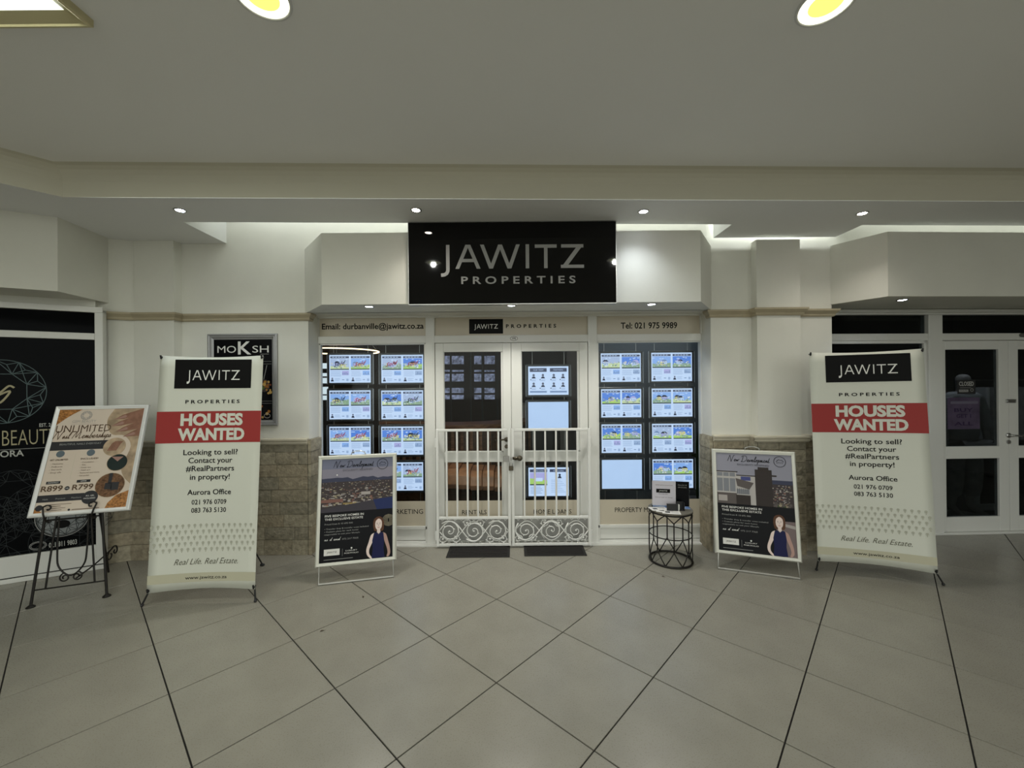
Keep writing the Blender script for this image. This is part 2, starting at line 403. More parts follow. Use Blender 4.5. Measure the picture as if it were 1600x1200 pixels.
# soffit behind the beam edge, with two light shafts left open along the wall
b = MB()
b.add([(-6.6,-.85,ZS),(-3.19,2.91,ZS),(-2.70,yf(-2.7),ZS),(-2.70,3.95,ZS),(-8,3.95,ZS),(-8,-.85,ZS)], [(0,1,2,3,4,5)])
b.add([(-2.70,yf(-2.7),ZS),(1.9,yf(1.9),ZS),(1.9,yb(1.9),ZS),(-2.70,yb(-2.7),ZS)], [(0,1,2,3)])
b.add([(1.9,yf(1.9),ZS),(3.05,yf(3.05),ZS),(3.05,3.835,ZS),(1.9,3.835,ZS)], [(0,1,2,3)])
b.add([(3.05,yf(3.05),ZS),(8.2,yf(8.2),ZS),(8.2,yb(8.2),ZS),(3.05,yb(3.05),ZS)], [(0,1,2,3)])
structure('ceiling_soffit', b, mat('soffit_paint', (.80,.81,.82), .8))
# shafts: sides, back of the beam and lid
b = MB(); ZT = H+2.5
b.add([(-2.70,3.3,ZS),(-2.70,3.9,ZS),(-2.70,3.9,ZT),(-2.70,3.3,ZT)], [(0,1,2,3)])
b.add([(1.9,yb(1.9),ZS),(1.9,3.835,ZS),(1.9,3.835,H+1.6),(1.9,yb(1.9),H+1.6)], [(0,1,2,3)])
b.add([(3.05,yb(3.05),ZS),(3.05,3.835,ZS),(3.05,3.835,H+1.6),(3.05,yb(3.05),H+1.6)], [(0,1,2,3)])
b.add([(-2.7,yb(-2.7),ZS),(8.2,yb(8.2),ZS),(8.2,yb(8.2),ZT),(-2.7,yb(-2.7),ZT)], [(0,1,2,3)])
b.add([(-2.7,3.2,ZT),(8.2,3.2,ZT),(8.2,3.95,ZT),(-2.7,3.95,ZT)], [(0,1,2,3)])
structure('light_shaft', b, mat('shaft_paint', (.74,.75,.73), .8))

# the shop wall: plaster with the openings left out, pilasters, segment by the left shop
XL, XR = -1.93, 1.89
b = MB()
b.box(-3.60,XL,YW,YW+.2,0,ZT); b.box(XR,3.04,YW,YW+.2,0,ZT)
b.box(XL,XR,YW,YW+.18,ZB+.03,ZT); b.box(3.04,8.2,YW,YW+.2,H+.74,ZT)
b.box(3.0,3.04,YW+.2,4.25,0,H+.74); b.box(-8,-3.60,YW,YW+.2,H+.77,ZT)
b.box(-3.50,-3.13,3.79,YW,0,ZS); b.box(2.277,2.68,3.79,YW,0,H+1.325)
b.prism([(-3.50,3.80),(-3.50,3.90),(-3.80,3.90),(-3.80,3.62),(-3.70,3.705)], 0, ZS)
front = structure('wall_front', b, WALL)
FAR = mat('far_shopfront', (.16,.15,.13), .6)
structure('ground_outside', MB().box(-30,30,-40,-6.01,-.05,-.002), TILE)
structure('wall_left', MB().box(-8.1,-8,-6,4,0,ZC), FAR); structure('wall_right', MB().box(8.2,8.3,-6,5,0,ZC), FAR)

# wainscot of rough stones in nine courses
ZCAP = H-.505
wains = MB().box(-3.49,-3.14,3.785,3.79,0,.01).build('stone_bed', GROUT, front)
def stone_course(p0, p1, n_out, seed, rng=(.15,.34), thick=.03):
    p0 = Vector(p0); p1 = Vector(p1); L = (p1-p0).length; d = (p1-p0)/L; nn = Vector(n_out)
    rnd = random.Random(seed); hs = ZCAP/9.3; z = 0
    bed = MB()
    for r in range(9):
        h = hs*(1.25 if r == 0 else 1.01) if r < 8 else ZCAP-z
        x = 0
        while x < L-1e-4:
            w_ = rnd.uniform(*rng)
            if L-x-w_ < .08: w_ = L-x
            nx, nz = max(2, int(w_/.07)), 2
            gp = .0018; vs = []; fs = []; pr = rnd.uniform(.0,.006)
            for a in range(nz+1):
                for c in range(nx+1):
                    ed = a in (0,nz) or c in (0,nx)
                    dep = thick+pr-(.002 if ed else 0)+rnd.uniform(-.002,.002)+(0 if ed else rnd.uniform(-.001,.003))
                    q = d*(x+gp+(w_-2*gp)*c/nx)+nn*dep
                    vs.append((p0.x+q.x, p0.y+q.y, z+gp+(h-2*gp)*a/nz))
            W1 = nx+1
            for a in range(nz):
                for c in range(nx): fs.append((a*W1+c,a*W1+c+1,(a+1)*W1+c+1,(a+1)*W1+c))
            per = [c for c in range(W1)]+[a*W1+nx for a in range(1,nz+1)]+[nz*W1+c for c in range(nx-1,-1,-1)]+[a*W1 for a in range(nz-1,0,-1)]
            base = len(vs)
            for i in per:
                v = Vector((vs[i][0],vs[i][1],0)); dd = (v-Vector((p0.x,p0.y,0))); k = dd.x*nn.x+dd.y*nn.y
                vs.append((vs[i][0]-nn.x*(k-.002), vs[i][1]-nn.y*(k-.002), vs[i][2]))
            for k in range(len(per)): k2 = (k+1)%len(per); fs.append((per[k2],per[k],base+k,base+k2))
            MB().add(vs, fs).build('stone', rnd.choice(STONES), wains)
            x += w_
        z += h
    q = nn*.002
    bed.add([(p0.x+q.x,p0.y+q.y,0),(p1.x+q.x,p1.y+q.y,0),(p1.x+q.x,p1.y+q.y,ZCAP),(p0.x+q.x,p0.y+q.y,ZCAP)], [(0,1,2,3)])
    bed.build('mortar_bed', GROUT, front)
stone_course((-3.13,YW),(XL,YW),(0,-1),1)
stone_course((-3.52,3.79),(-3.11,3.79),(0,-1),2,(.14,.25))
stone_course((-3.69,3.70),(-3.52,3.79),(.46,-.888),3,(.2,.3))
stone_course((XL,YW-.03),(XL,YF),(1,0),4,(.3,.4))
stone_course((XR,YF),(XR,YW-.03),(-1,0),5,(.3,.4))
stone_course((XR,YW),(2.277,YW),(0,-1),6)
stone_course((2.255,3.79),(2.70,3.79),(0,-1),7,(.14,.25))
stone_course((2.255,YW),(2.255,3.76),(-1,0),8,(.3,.4))
stone_course((-3.108,3.76),(-3.108,YW),(1,0),9,(.3,.4))
stone_course((2.68,YW),(3.06,YW),(0,-1),10)

def moulding(name, pts, prof, mt, label=None):     # prof: (outward, z); pts walk left to right along the face
    n = len(pts); N = []
    for k in range(n):
        ds = []
        if k: ds.append(Vector((pts[k][0]-pts[k-1][0],pts[k][1]-pts[k-1][1])).normalized())
        if k < n-1: ds.append(Vector((pts[k+1][0]-pts[k][0],pts[k+1][1]-pts[k][1])).normalized())
        ns = [Vector((q.y,-q.x)) for q in ds]; nn = sum(ns, Vector((0,0))).normalized(); N.append(nn/ max(.3,nn.dot(ns[0])))
    m_ = len(prof); vs = [(pts[k][0]+N[k].x*o, pts[k][1]+N[k].y*o, z) for k in range(n) for o, z in prof]
    fs = [(k*m_+i,(k+1)*m_+i,(k+1)*m_+(i+1)%m_,k*m_+(i+1)%m_) for k in range(n-1) for i in range(m_)]
    fs += [tuple(range(m_)), tuple((n-1)*m_+i for i in range(m_))[::-1]]
    return MB().add(vs, fs).build(name, mt, None, kind='structure', label=label)
cz = H+.62
CORN = [(0,cz),(.014,cz),(.022,cz+.014),(.022,cz+.024),(.040,cz+.044),(.048,cz+.052),(.048,cz+.068),(0,cz+.068)]
CAPP = [(0,ZCAP-.045),(.040,ZCAP-.045),(.048,ZCAP-.03),(.045,ZCAP-.018),(.052,ZCAP-.008),(.052,ZCAP+.006),(.0,ZCAP+.012)]
LP = [(-3.705,3.70),(-3.50,3.79),(-3.13,3.79),(-3.13,YW),(XL+.0,YW),(XL+.0,YF-.03)]
RP = [(XR,YF-.03),(XR,YW),(2.277,YW),(2.277,3.79),(2.68,3.79),(2.68,YW),(3.04,YW),(3.04,YW+.1)]
moulding('trim_1', LP[:-1]+[(XL,YW+.06)], CORN, TRIMM)
moulding('trim_2', [(XR,YW+.06)]+RP[1:], CORN, TRIMM)
moulding('trim_3', LP[:-1], CAPP, CAPM)
moulding('trim_4', RP[1:], CAPP, CAPM)

# bulkheads over the shopfronts
b = MB(); b.prism([(-1.96,YW),(-1.61,3.47),(1.61,3.47),(1.90,YW)], H+.69, H+1.298)
b.box(XL,XR,YW-.02,YF+.06,H+.69,ZB+.028)
structure('centre_bulkhead', b, WALL)
b = MB(); b.prism([(3.03,YW),(3.25,3.525),(8.2,3.71),(8.2,YW)], H+.734, H+1.292); b.box(3.04,8.2,YW-.01,4.6,H+.742,H+.77)
structure('right_bulkhead', b, WALL)
# left shop stands askew
LD = Vector((-.886,-.464)).normalized(); L0 = Vector((-3.655,3.60)); LN = Vector((-LD.y, LD.x)); LN = LN if LN.y < 0 else -LN
B0 = L0+LN*.33+LD*.12
b = MB(); b.prism([(-3.67,3.74),(B0.x,B0.y),tuple(B0+LD*4),tuple(B0+LD*4-LN*.9),(-3.67,4.0)], H+.77, ZS)
structure('left_bulkhead', b, WALL)

# ================================================================== SHOPFRONT FRAMES
def fxx(px, py=680): return at(px, py, YF).x
def fzz(py, px=800): return at(px, py, YF).z
z_head, z_pt, z_pb, z_rb = ZB, fzz(495), fzz(523.5), fzz(534.8)
xA, xB, xC, xD, xE, xF = fxx(498), fxx(666), fxx(680), fxx(920), fxx(934), fxx(1099)
# shared head frame: a top-level piece of the setting
b = MB()
b.box(XL+.005,XR-.005,YF-.01,YF+.07,z_pt,z_head)
b.xprism([(YF-.01,z_pt+.012),(YF-.03,z_pt+.02),(YF-.035,z_pt+.035),(YF-.075,z_pt+.05),(YF-.085,z_head),(YF-.01,z_head)], XL+.005, XR-.005)
b.box(XL+.005,xA,YF,YF+.07,0,z_pt); b.box(xF,XR-.005,YF,YF+.07,0,z_pt)
b.box(xB,xC,YF,YF+.07,0,z_pt); b.box(xD,xE,YF,YF+.07,0,z_pt)
for a, c in ((xA,xB),(xC,xD),(xE,xF)): b.box(a,c,YF,YF+.07,z_rb,z_pb)
structure('shopfront_frame', b, WHITE, bev=.004)
b = MB(); b.box(XL+.005,XR-.005,4.02,YF+.07,-.004,.012); structure('threshold', b, WHITE)
ZBAND0, ZBAND1 = fzz(822), fzz(783)
def transom(label, x0, x1, fn):
    t = thing('transom_sign', label, 'sign', ((x0+x1)/2, YF+.03, z_pb), group=None)
    MB().box(x0+.0,x1-.0,YF+.03,YF+.036,z_pb,z_pt).build('panel', FROST, t)
    a = Art(0); fn(a, t); a.build('lettering', None, t, 'L')
def lx(px, t, py=510): return at(px,py,YF+.03).x-t.location.x
def lz(py, t, px=800): return at(px,py,YF+.03).z-t.location.z
transom('beige transom panel reading Email: durbanville@jawitz.co.za', xA, xB,
  lambda a, t: a.text('Email: durbanville@jawitz.co.za', lx(503,t), lz(514,t,580), .055, INK, wd=lx(662,t)-lx(503,t), al='l', res=3, bold=.02))
def _c(a, t):
    a.rect(lx(733,t),lx(786,t),lz(521.5,t,760),lz(498.5,t,760),INK,1)
    a.jawitz(lx(741,t),lx(778,t),lz(513.5,t,760),lz(506.5,t,760),WINK,2)
    a.text('PROPERTIES', lx(790.5,t), lz(512,t,830), .034, INK, wd=lx(869,t)-lx(790.5,t), al='l', bold=.03, space=1.7)
transom('beige transom panel with black logo box reading JAWITZ PROPERTIES', xC, xD, _c)
transom('beige transom panel reading Tel: 021 975 9989', xE, xF,
  lambda a, t: a.text('Tel: 021 975 9989', lx(970,t,512), lz(513,t,1015), .058, INK, wd=lx(1058,t)-lx(970,t), al='l', res=3, bold=.02))
t = thing('number_plate', 'small oval number plate 195 above the double doors', 'number plate', (fxx(803,529), YF-.004, fzz(529)))
a = Art(0); a.disc(0,0,.037,WINK,1,rz=.021); a.ring(0,0,.036,.004,BRONZE,2,rz=.020); a.text('195',0,-.009,.02,INK,bold=.02); a.build('face', None, t, 'L')

def window(name, x0, x1, word, wx, al, mt_glass=GLASS):
    r = struct_root(name, ((x0+x1)/2, YF+.03, 0))
    b = MB(); y0, y1 = YF+.012, YF+.058
    b.box(x0,x0+.018,y0,y1,.02,z_rb); b.box(x1-.018,x1,y0,y1,.02,z_rb); b.box(x0,x1,y0,y1,z_rb-.012,z_rb)
    b.box(x0,x1,y0,y1,ZBAND0-.03,ZBAND0); b.box(x0+.02,x1-.02,y0+.02,y1-.01,.035,ZBAND0-.03); b.box(x0,x1,y0,y1+.01,.0,.03)
    b.build('window_frame', WHITE, r, bev=.003)
    MB().box(x0+.01,x1-.01,YF+.03,YF+.036,ZBAND0,z_rb-.01).build('pane', mt_glass, r)
    MB().box(x0+.012,x1-.012,YF+.0285,YF+.0295,ZBAND0,ZBAND1).build('frosted_band', FROST, r)
    a = Art(-.0018); a.text(word, wx-r.location.x, fzz(803), .046, INK, al=al, wd=None if al == 'r' else fxx(1069,800)-wx); a.build('lettering', None, r, 'L')
    return r
window('window_1', xA, xB, 'MARKETING', fxx(660,802), 'r')
window('window_2', xE, xF, 'PROPERTY MANAGEMENT', fxx(961.8,800), 'l')

def leaf(name, x0, x1, gx0, gx1, word, wx0, wx1):
    r = struct_root(name, (x0, YF+.03, 0)); y0, y1 = YF+.01, YF+.055
    zt, za, zb_, zc_, zd = z_rb, fzz(549), fzz(706), fzz(722), fzz(809)
    b = MB()
    b.box(x0,gx0,y0,y1,.02,zt-.003); b.box(gx1,x1,y0,y1,.02,zt-.003)
    b.box(gx0,gx1,y0,y1,za,zt-.003); b.box(gx0,gx1,y0,y1,zc_,zb_); b.box(gx0,gx1,y0+.008,y1-.008,.02,zd)
    b.build('door_frame', WHITE, r, bev=.003)
    b = MB(); e = .02
    for z0, z1 in ((zb_,za),(zd,zc_)):
        b.box(gx1-e,gx1,y0+.014,y1-.012,z0,z1); b.box(gx0,gx0+e*.3,y0+.014,y1-.012,z0,z1); b.box(gx0,gx1,y0+.014,y1-.012,z0,z0+.006)
    b.build('glazing_bead', WHITE, r)
    for z0, z1 in ((zb_,za),(zd,zc_)): MB().box(gx0,gx1,YF+.03,YF+.035,z0,z1).build('pane', GLASS, r)
    MB().box(gx0,gx1,YF+.0285,YF+.0295,zd,ZBAND1).build('frosted_band', FROST, r)
    MB().box(x0+.012,x1-.012,y0-.004,y0,.04,zd-.012).build('kick_shade', mat('kick_shade_grey',(.33,.33,.31),.45,metal=.3), r)  # grey sheet stands in for shade on the white door panel
    a = Art(-.0018); a.text(word, wx0-x0, fzz(804.5), .043, INK, al='l', wd=wx1-wx0); a.build('lettering', None, r, 'L')
    return r
xm = fxx(799.5)
d1 = leaf('door_1', xC+.004, xm-.0015, fxx(693.5), fxx(786.5), 'RENTALS', fxx(721.5,802), fxx(760,802))
d2 = leaf('door_2', xm+.0015, xD-.004, fxx(815.5), fxx(906.5), 'HOME LOANS', fxx(834,802), fxx(893.5,802))
def lever(root, p, s, mt=BRONZE, nm='handle'):
    p = Vector(p); b = MB()
    b.tube([p, p+Vector((0,-.045,0))], .011, 8)
    b.tube(catmull([p+Vector((0,-.045,0)), p+Vector((s*.03,-.05,.003)), p+Vector((s*.08,-.048,-.004)), p+Vector((s*.115,-.044,.004))],3), .0075, 8)
    b.tube([p+Vector((0,-.001,0)), p+Vector((0,-.01,0))], .024, 14); b.build(nm, mt, root, smooth=True)
    MB().tube([p+Vector((0,-.001,-.07)), p+Vector((0,-.01,-.07))], .021, 14).build('keyhole_plate', mt, root)
h = at(791.5,686.5,YF+.01); lever(d1, h, -1)
h = at(808,716.5,YF+.01)
MB().tube([h+Vector((-.06,-.01,.0)), h+Vector((.03,-.015,0))], .014, 8).build('door_bolt', BRONZE, d2)

# security gates
def gate(label, x0, x1, bars, hingeside):
    yg = 3.985; t = thing('security_gate', label, 'gate', ((x0+x1)/2, yg, 0)); r = .013
    ztop, zlo, zbt = at(800,671.5,yg).z, at(800,808.5,yg).z, .035
    b = MB()
    for x in (x0+r, x1-r): b.box(x-r,x+r,yg-r,yg+r,zbt-.012,ztop+.012)
    for z in (ztop, zlo, zbt): b.box(x0+2*r,x1-2*r,yg-r*.9,yg+r*.9,z-.012,z+.012)
    b.build('gate_frame', GATEW, t, bev=.003)
    for px in bars:
        x = at(px,740,yg).x; MB().box(x-.0085,x+.0085,yg-.0085,yg+.0085,zlo+.01,ztop-.01).build('bar', GATEW, t, bev=.002)
    # cast scroll panel
    b = MB(); xa, xb = x0+2*r, x1-2*r; za, zb_ = zbt+.012, zlo-.012; hh = zb_-za; W_ = xb-xa
    def sp(cx, cz_, rad, a0, turns, dirn, r0=.0075):
        pts = []
        for k in range(26):
            u = k/25; an = a0+dirn*turns*2*PI*u; rr = rad*(1-u)**.8+.004
            pts.append((cx+rr*math.cos(an), yg-.002, cz_+rr*math.sin(an)))
        b.tube(pts, [r0*(1-.5*k/25) for k in range(26)], 5)
        for k in (5,9,13,17):      # leaves sprouting off the scroll
            p = Vector(pts[k]); c = Vector((cx,yg,cz_)); o = (p-c).normalized(); tt = Vector(pts[k+1])-p; tt.normalize()
            q = p+o*.016+tt*.012; b.add([p-tt*.008, p+tt*.008, q], [(0,1,2)]); b.tube([p, p+o*.008+tt*.004, q], [.005,.006,.0015], 4)
        b.ball((cx,yg-.003,cz_), .009, 6)
    R_ = hh*.43; cxs = [xa+W_*f for f in (.15,.5,.83)]; s0 = hingeside
    for k, cx in enumerate(cxs):
        up_ = (k % 2 == 0)
        sp(cx, za+hh*.5, R_, (PI*.75 if up_ else -PI*.75), 1.9, (-1 if up_ else 1)*s0)
        sp(cx+W_*.10, za+hh*(.82 if not up_ else .2), hh*.16, PI, 1.2, (1 if up_ else -1)*s0, .0045)
        sp(cx-W_*.10, za+hh*(.18 if up_ else .84), hh*.15, 0, 1.2, (-1 if up_ else 1)*s0, .0045)
    wave = [(xa+W_*k/24, yg, za+hh*(.5+.42*math.sin(k/24*2*PI*1.5+(0 if s0 > 0 else PI)))) for k in range(25)]
    b.tube(wave, .0065, 5)
    wave = [(xa+W_*k/24, yg+.002, za+hh*(.5-.40*math.sin(k/24*2*PI*1.5+(0 if s0 > 0 else PI)))) for k in range(25)]
    b.tube(wave, .005, 5)
    for k in range(11):
        x = xa+W_*(k+.5)/11
        for z, s in ((za,1),(zb_,-1)): b.tube([(x-.012,yg,z),(x,yg,z+s*.018),(x+.014,yg,z+s*.004)], .0035, 4)
    b.build('scroll_panel', GATEW, t, smooth=True)
    xh = x0-.004 if hingeside > 0 else x1+.004
    for z in (ztop-.12, zbt+.09): MB().tube([(xh,yg,z-.045),(xh,yg,z+.045)], .010, 8).build('hinge', GATEW, t)
    for z in (ztop-.12, zbt+.09): MB().box(xh-.006,xh+.006,yg,YF,z-.02,z+.02).build('hinge_bracket', GATEW, t)
    return t
g1 = gate('white barred gate leaf in front of the RENTALS door, scroll panel below', at(681.5,760,3.985).x, at(798,760,3.985).x, (698,714.5,730.6,746.6,763,779.2), 1)
g2 = gate('white barred gate leaf in front of the HOME LOANS door, scroll panel below', at(799.6,760,3.985).x, at(923,760,3.985).x, (819.2,835.7,852.2,869,886,902.4), -1)
p = at(791,717,3.965); MB().box(p.x-.03,p.x+.03,p.y-.008,p.y+.004,p.z-.028,p.z+.028).build('latch_plate', mat('zinc',(.30,.29,.27),.4,metal=.8), g1, bev=.003)
p = at(812,716,3.96); b = MB(); b.box(p.x-.07,p.x+.02,p.y-.004,p.y+.012,p.z-.012,p.z+.012); b.ball(p,.028,10); b.build('knob', BRONZE, g2, smooth=True)
t = thing('padlock', 'dark padlock hanging where the two white gates meet', 'padlock', at(798.5,728,3.955))
p = t.location; b = MB(); b.box(p.x-.022,p.x+.022,p.y-.011,p.y+.011,p.z-.045,p.z-.002); b.build('body', BRONZE, t, bev=.004)
MB().tube([(p.x-.014,p.y,p.z-.004),(p.x-.014,p.y,p.z+.025),(p.x-.005,p.y,p.z+.038),(p.x+.008,p.y,p.z+.038),(p.x+.015,p.y,p.z+.025),(p.x+.015,p.y,p.z-.004)], .0045, 6).build('shackle', STEEL, t, smooth=True)

# ================================================================== SCREENS
YSC = 4.20
S_W, S_T, S_H, S_L = E('page',198,220,255,.98), E('print',120,145,185), E('header',52,62,92), E('line',150,175,215)
S_B = [E('sky_deep',80,130,220), E('sky_pale',135,175,238), E('sky_grey',165,185,222)]
S_G = [E('lawn',165,205,110), E('lawn_pale',195,212,165), E('garden',135,165,140)]
S_X = [E('mix_a',190,205,225), E('mix_b',140,160,190), E('mix_c',205,200,190), E('mix_d',110,130,150), E('mix_e',170,195,150), E('mix_f',225,232,240)]
S_R, S_K, S_Y, S_P = E('red_print',175,40,60), E('dark_print',40,48,70), E('yellow',225,215,120), E('lilac',170,170,225)
S_BLANK = mat('lit_blank', srgb(185,212,252), .6, emit=.55, noisec=.02, nscale=6)
SKIN_S = E('small_portrait',90,95,120)
def listing(a, x0, x1, z0, z1, rnd, sold=True, sldcol=None):
    W_, H_ = x1-x0, z1-z0
    Z = lambda f: z0+H_*f; X = lambda f: x0+W_*f
    a.rect(X(.02),X(.98),Z(.90),Z(.97),S_H,2)
    for k in range(5): a.rect(X(.12+.15*k),X(.12+.15*k+.1),Z(.925),Z(.945),S_W,3)
    sky = rnd.choice(S_B); a.rect(X(.02),X(.98),Z(.50),Z(.885),sky,2)
    q = [(X(.02),Z(.50)),(X(.98),Z(.50)),(X(.98),Z(rnd.uniform(.56,.72))),(X(.6),Z(rnd.uniform(.56,.68))),(X(.3),Z(rnd.uniform(.58,.7))),(X(.02),Z(rnd.uniform(.56,.66)))]
    a.poly(q, rnd.choice(S_G), 3)
    for k in range(2):       # houses
        hx = rnd.uniform(.08,.6); hw = rnd.uniform(.2,.34); hz = rnd.uniform(.56,.62)
        a.rect(X(hx),X(hx+hw),Z(hz),Z(hz+.1),rnd.choice((S_W,S_P,S_Y)),4)
        a.poly([(X(hx-.03),Z(hz+.1)),(X(hx+hw+.03),Z(hz+.1)),(X(hx+hw*.7),Z(hz+.17)),(X(hx+hw*.25),Z(hz+.17))], rnd.choice((S_K,S_P,S_T)), 4)
        for q_ in range(3): a.rect(X(hx+hw*(.12+.3*q_)),X(hx+hw*(.12+.3*q_)+.035),Z(hz+.02),Z(hz+.07),S_T,5)
    for k in range(34):
        u = rnd.uniform(.03,.88); v = rnd.uniform(.51,.70)
        a.rect(X(u),X(u+rnd.uniform(.02,.09)),Z(v),Z(v+rnd.uniform(.01,.045)),rnd.choice(S_X),4.2+.02*k)
    for k in range(4):
        a.disc(X(rnd.uniform(.05,.95)),Z(rnd.uniform(.8,.86)),W_*.06,S_W,3,8,rz=H_*.015)
        a.disc(X(rnd.uniform(.05,.95)),Z(rnd.uniform(.53,.6)),W_*.05,S_G[2],4,7)
    a.rect(X(.02),X(.98),Z(.465),Z(.50),S_K,5)
    if sold:
        c = sldcol or rnd.choice((S_R,S_R,S_K))
        a.text('Sold', X(.20)+.0016, Z(.585)-.0016, H_*.135, S_K, wd=W_*.60, al='l', L=6, shear=.5, bold=.012, space=1.15, rise=.22)
        a.text('Sold', X(.20), Z(.585), H_*.135, c, wd=W_*.60, al='l', L=7, shear=.5, bold=.006, space=1.15, rise=.22)
    for k in range(6): a.rect(X(.04),X(rnd.uniform(.48,.58)),Z(.40-.036*k),Z(.413-.036*k),S_L,2)
    a.rect(X(.62),X(.97),Z(.26),Z(.42),rnd.choice((S_L,S_B[1],S_P)),2)
    for k in range(4): a.rect(X(.65+.08*k),X(.69+.08*k),Z(.28),Z(rnd.uniform(.31,.39)),S_T,3)
    a.disc(X(.12),Z(.14),W_*.045,SKIN_S,3,8); a.poly([(X(.04),Z(.03)),(X(.2),Z(.03)),(X(.17),Z(.1)),(X(.07),Z(.1))], S_K, 3)
    for k in range(3): a.rect(X(.25),X(.25+rnd.uniform(.2,.3)),Z(.13-.04*k),Z(.145-.04*k),S_L,2)
    a.rect(X(.62),X(.74),Z(.08),Z(.105),S_T,2); a.rect(X(.84),X(.95),Z(.04),Z(.13),S_L,2)
def screen(px0, px1, py0, py1, label, art, seed):
    a0, a1 = at(px0,py1,YSC), at(px1,py0,YSC); am = at((px0+px1)/2,(py0+py1)/2,YSC)
    W_ = a1.x-a0.x-.0; cz_ = am.z; hh = (at(px0,py0,YSC).z-a0.z)/2; w2 = W_/2
    t = thing('display_screen', label, 'screen', (am.x, YSC, cz_-hh), group=None)
    bz = .022
    b = MB(); b.box(am.x-w2-bz,am.x+w2+bz,YSC+.001,YSC+.022,cz_-hh-bz,cz_+hh+bz)
    b.build('housing', BEZEL, t, bev=.005)
    for x in (am.x-w2-bz-.004, am.x+w2+bz+.001): MB().box(x,x+.003,YSC,YSC+.022,cz_-hh-bz*.6,cz_+hh+bz*.6).build('acrylic_edge', mat('acrylic',(.45,.5,.6),.15), t)
    a = Art(0); a.rect(-w2,w2,0,2*hh,S_BLANK if art == 'blank' else S_W,0)
    rnd = random.Random(seed); k = .006
    if art in ('sold','sale'):
        listing(a, -w2+k, -k, k, 2*hh-k, rnd, art == 'sold'); listing(a, k, w2-k, k, 2*hh-k, rnd, art == 'sold')
    elif art == 'team':
        for s in (-1,1):
            cx = s*w2/2; a.rect(cx-w2*.42,cx+w2*.42,2*hh*.81,2*hh*.94,S_H,1)
            a.text('OUR TEAM' if s < 0 else 'PARTNERS', cx, 2*hh*.85, hh*.10, S_W, L=2)
            a.rect(cx-w2*.42,cx+w2*.42,2*hh*.08,2*hh*.14,S_T,1)
            for u in (-1,1):
                for v in (.62,.32):
                    x = cx+u*w2*.23; z = 2*hh*v
                    a.disc(x,z+.018,.011,SKIN_S,2,10); a.disc(x,z+.022,.012,S_K,1,10); a.poly([(x-.022,z-.012),(x+.022,z-.012),(x+.012,z+.006),(x-.012,z+.006)],S_K,2)
                    for q in range(2): a.rect(x-.02,x+.022,z-.03-q*.008,z-.027-q*.008,S_T,1)
                    a.rect(x-.034,x-.024,z-.03,z-.02,S_K,1)
    elif art == 'guide':
        cx = -w2/2; a.rect(cx-w2*.43,cx+w2*.43,2*hh*.84,2*hh*.94,S_H,1); a.rect(w2*.06,w2*.92,2*hh*.84,2*hh*.94,S_H,1)
        a.text('HOME LOANS', cx, 2*hh*.865, hh*.08, S_W, L=2); a.text('HOME LOANS', w2*.49, 2*hh*.865, hh*.08, S_W, L=2)
        a.rect(cx-w2*.43,cx+w2*.43,2*hh*.42,2*hh*.82,S_P,1); a.poly([(cx-w2*.43,2*hh*.42),(cx+w2*.43,2*hh*.42),(cx+w2*.43,2*hh*.55),(cx-w2*.43,2*hh*.63)],S_G[0],2)
        a.rect(cx-w2*.15,cx+w2*.2,2*hh*.52,2*hh*.64,S_W,3); a.rect(cx-w2*.43,cx+w2*.43,2*hh*.38,2*hh*.42,S_K,2)
        for q in range(5): a.rect(cx-w2*.4,cx+w2*(.1+.06*(q%3)),2*hh*(.31-.055*q),2*hh*(.325-.055*q),S_T,1)
        a.disc(w2*.55,2*hh*.74,.012,S_K,1,10); a.poly([(w2*.45,2*hh*.62),(w2*.65,2*hh*.62),(w2*.6,2*hh*.7),(w2*.5,2*hh*.7)],S_K,1)
        for q in range(8): a.rect(w2*.12,w2*(.6+.08*(q%4)),2*hh*(.55-.06*q),2*hh*(.565-.06*q),S_L,1)
    a.build('display', None, t, 'L')
    return t
rowsL = [(554.5,598),(610,655),(666.5,710.5),(722.5,766.5)]
ordn = ['top','second','third','bottom']
sl = []
for r, (a, c) in enumerate(rowsL):
    if r < 3: sl.append(screen(514.8,579,a,c,'lit screen of two sold house listings, left column of the email window, %s row' % ordn[r],'sold',10+r))
    sl.append(screen(596,661,a,c,'lit screen of two sold house listings, right column of the email window, %s row' % ordn[r],'sold',20+r))
rowsR = [(552,596.5),(608,652),(663,707.5),(718.5,763.5)]
for r, (a, c) in enumerate(rowsR):
    o = .6*r
    screen(939+o,1001+o,a,c,'blank pale blue lit screen at the bottom of the phone number window' if r == 3 else
        'lit screen of two house listings, left column of the phone number window, %s row' % ordn[r],'blank' if r == 3 else 'sale',30+r)
    screen(1018+o,1081+o,a-1,c-1,'lit screen of two house listings, right column of the phone number window, %s row' % ordn[r],'sale',40+r)
screen(825.6,888,572.5,617,'lit screen with rows of small portraits in the upper pane of the HOME LOANS door','team',50)
screen(825.6,888,628,670,'blank pale blue lit screen below the portraits in the HOME LOANS door','blank',51)
screen(826,888.5,730.5,775,'lit screen behind the gate bars in the lower pane of the HOME LOANS door','guide',52)
for nm, px, z0 in (('left column of the email window',(520,574),0),('right column of the email window',(602,655),0),
               ('left column of the phone number window',(945,995),0),('right column of the phone number window',(1024,1076),0),('HOME LOANS door',(832,882),0)):
    t = thing('suspension_cable', 'pair of thin steel cables holding up the screens, '+nm, 'cable', (at(px[0],600,YSC).x,YSC+.024,0))
    for p in px:
        x = at(p,600,YSC).x; MB().tube([(x,YSC+.025,0),(x,YSC+.025,ZB)], .0015, 4).build('cable', STEEL, t)

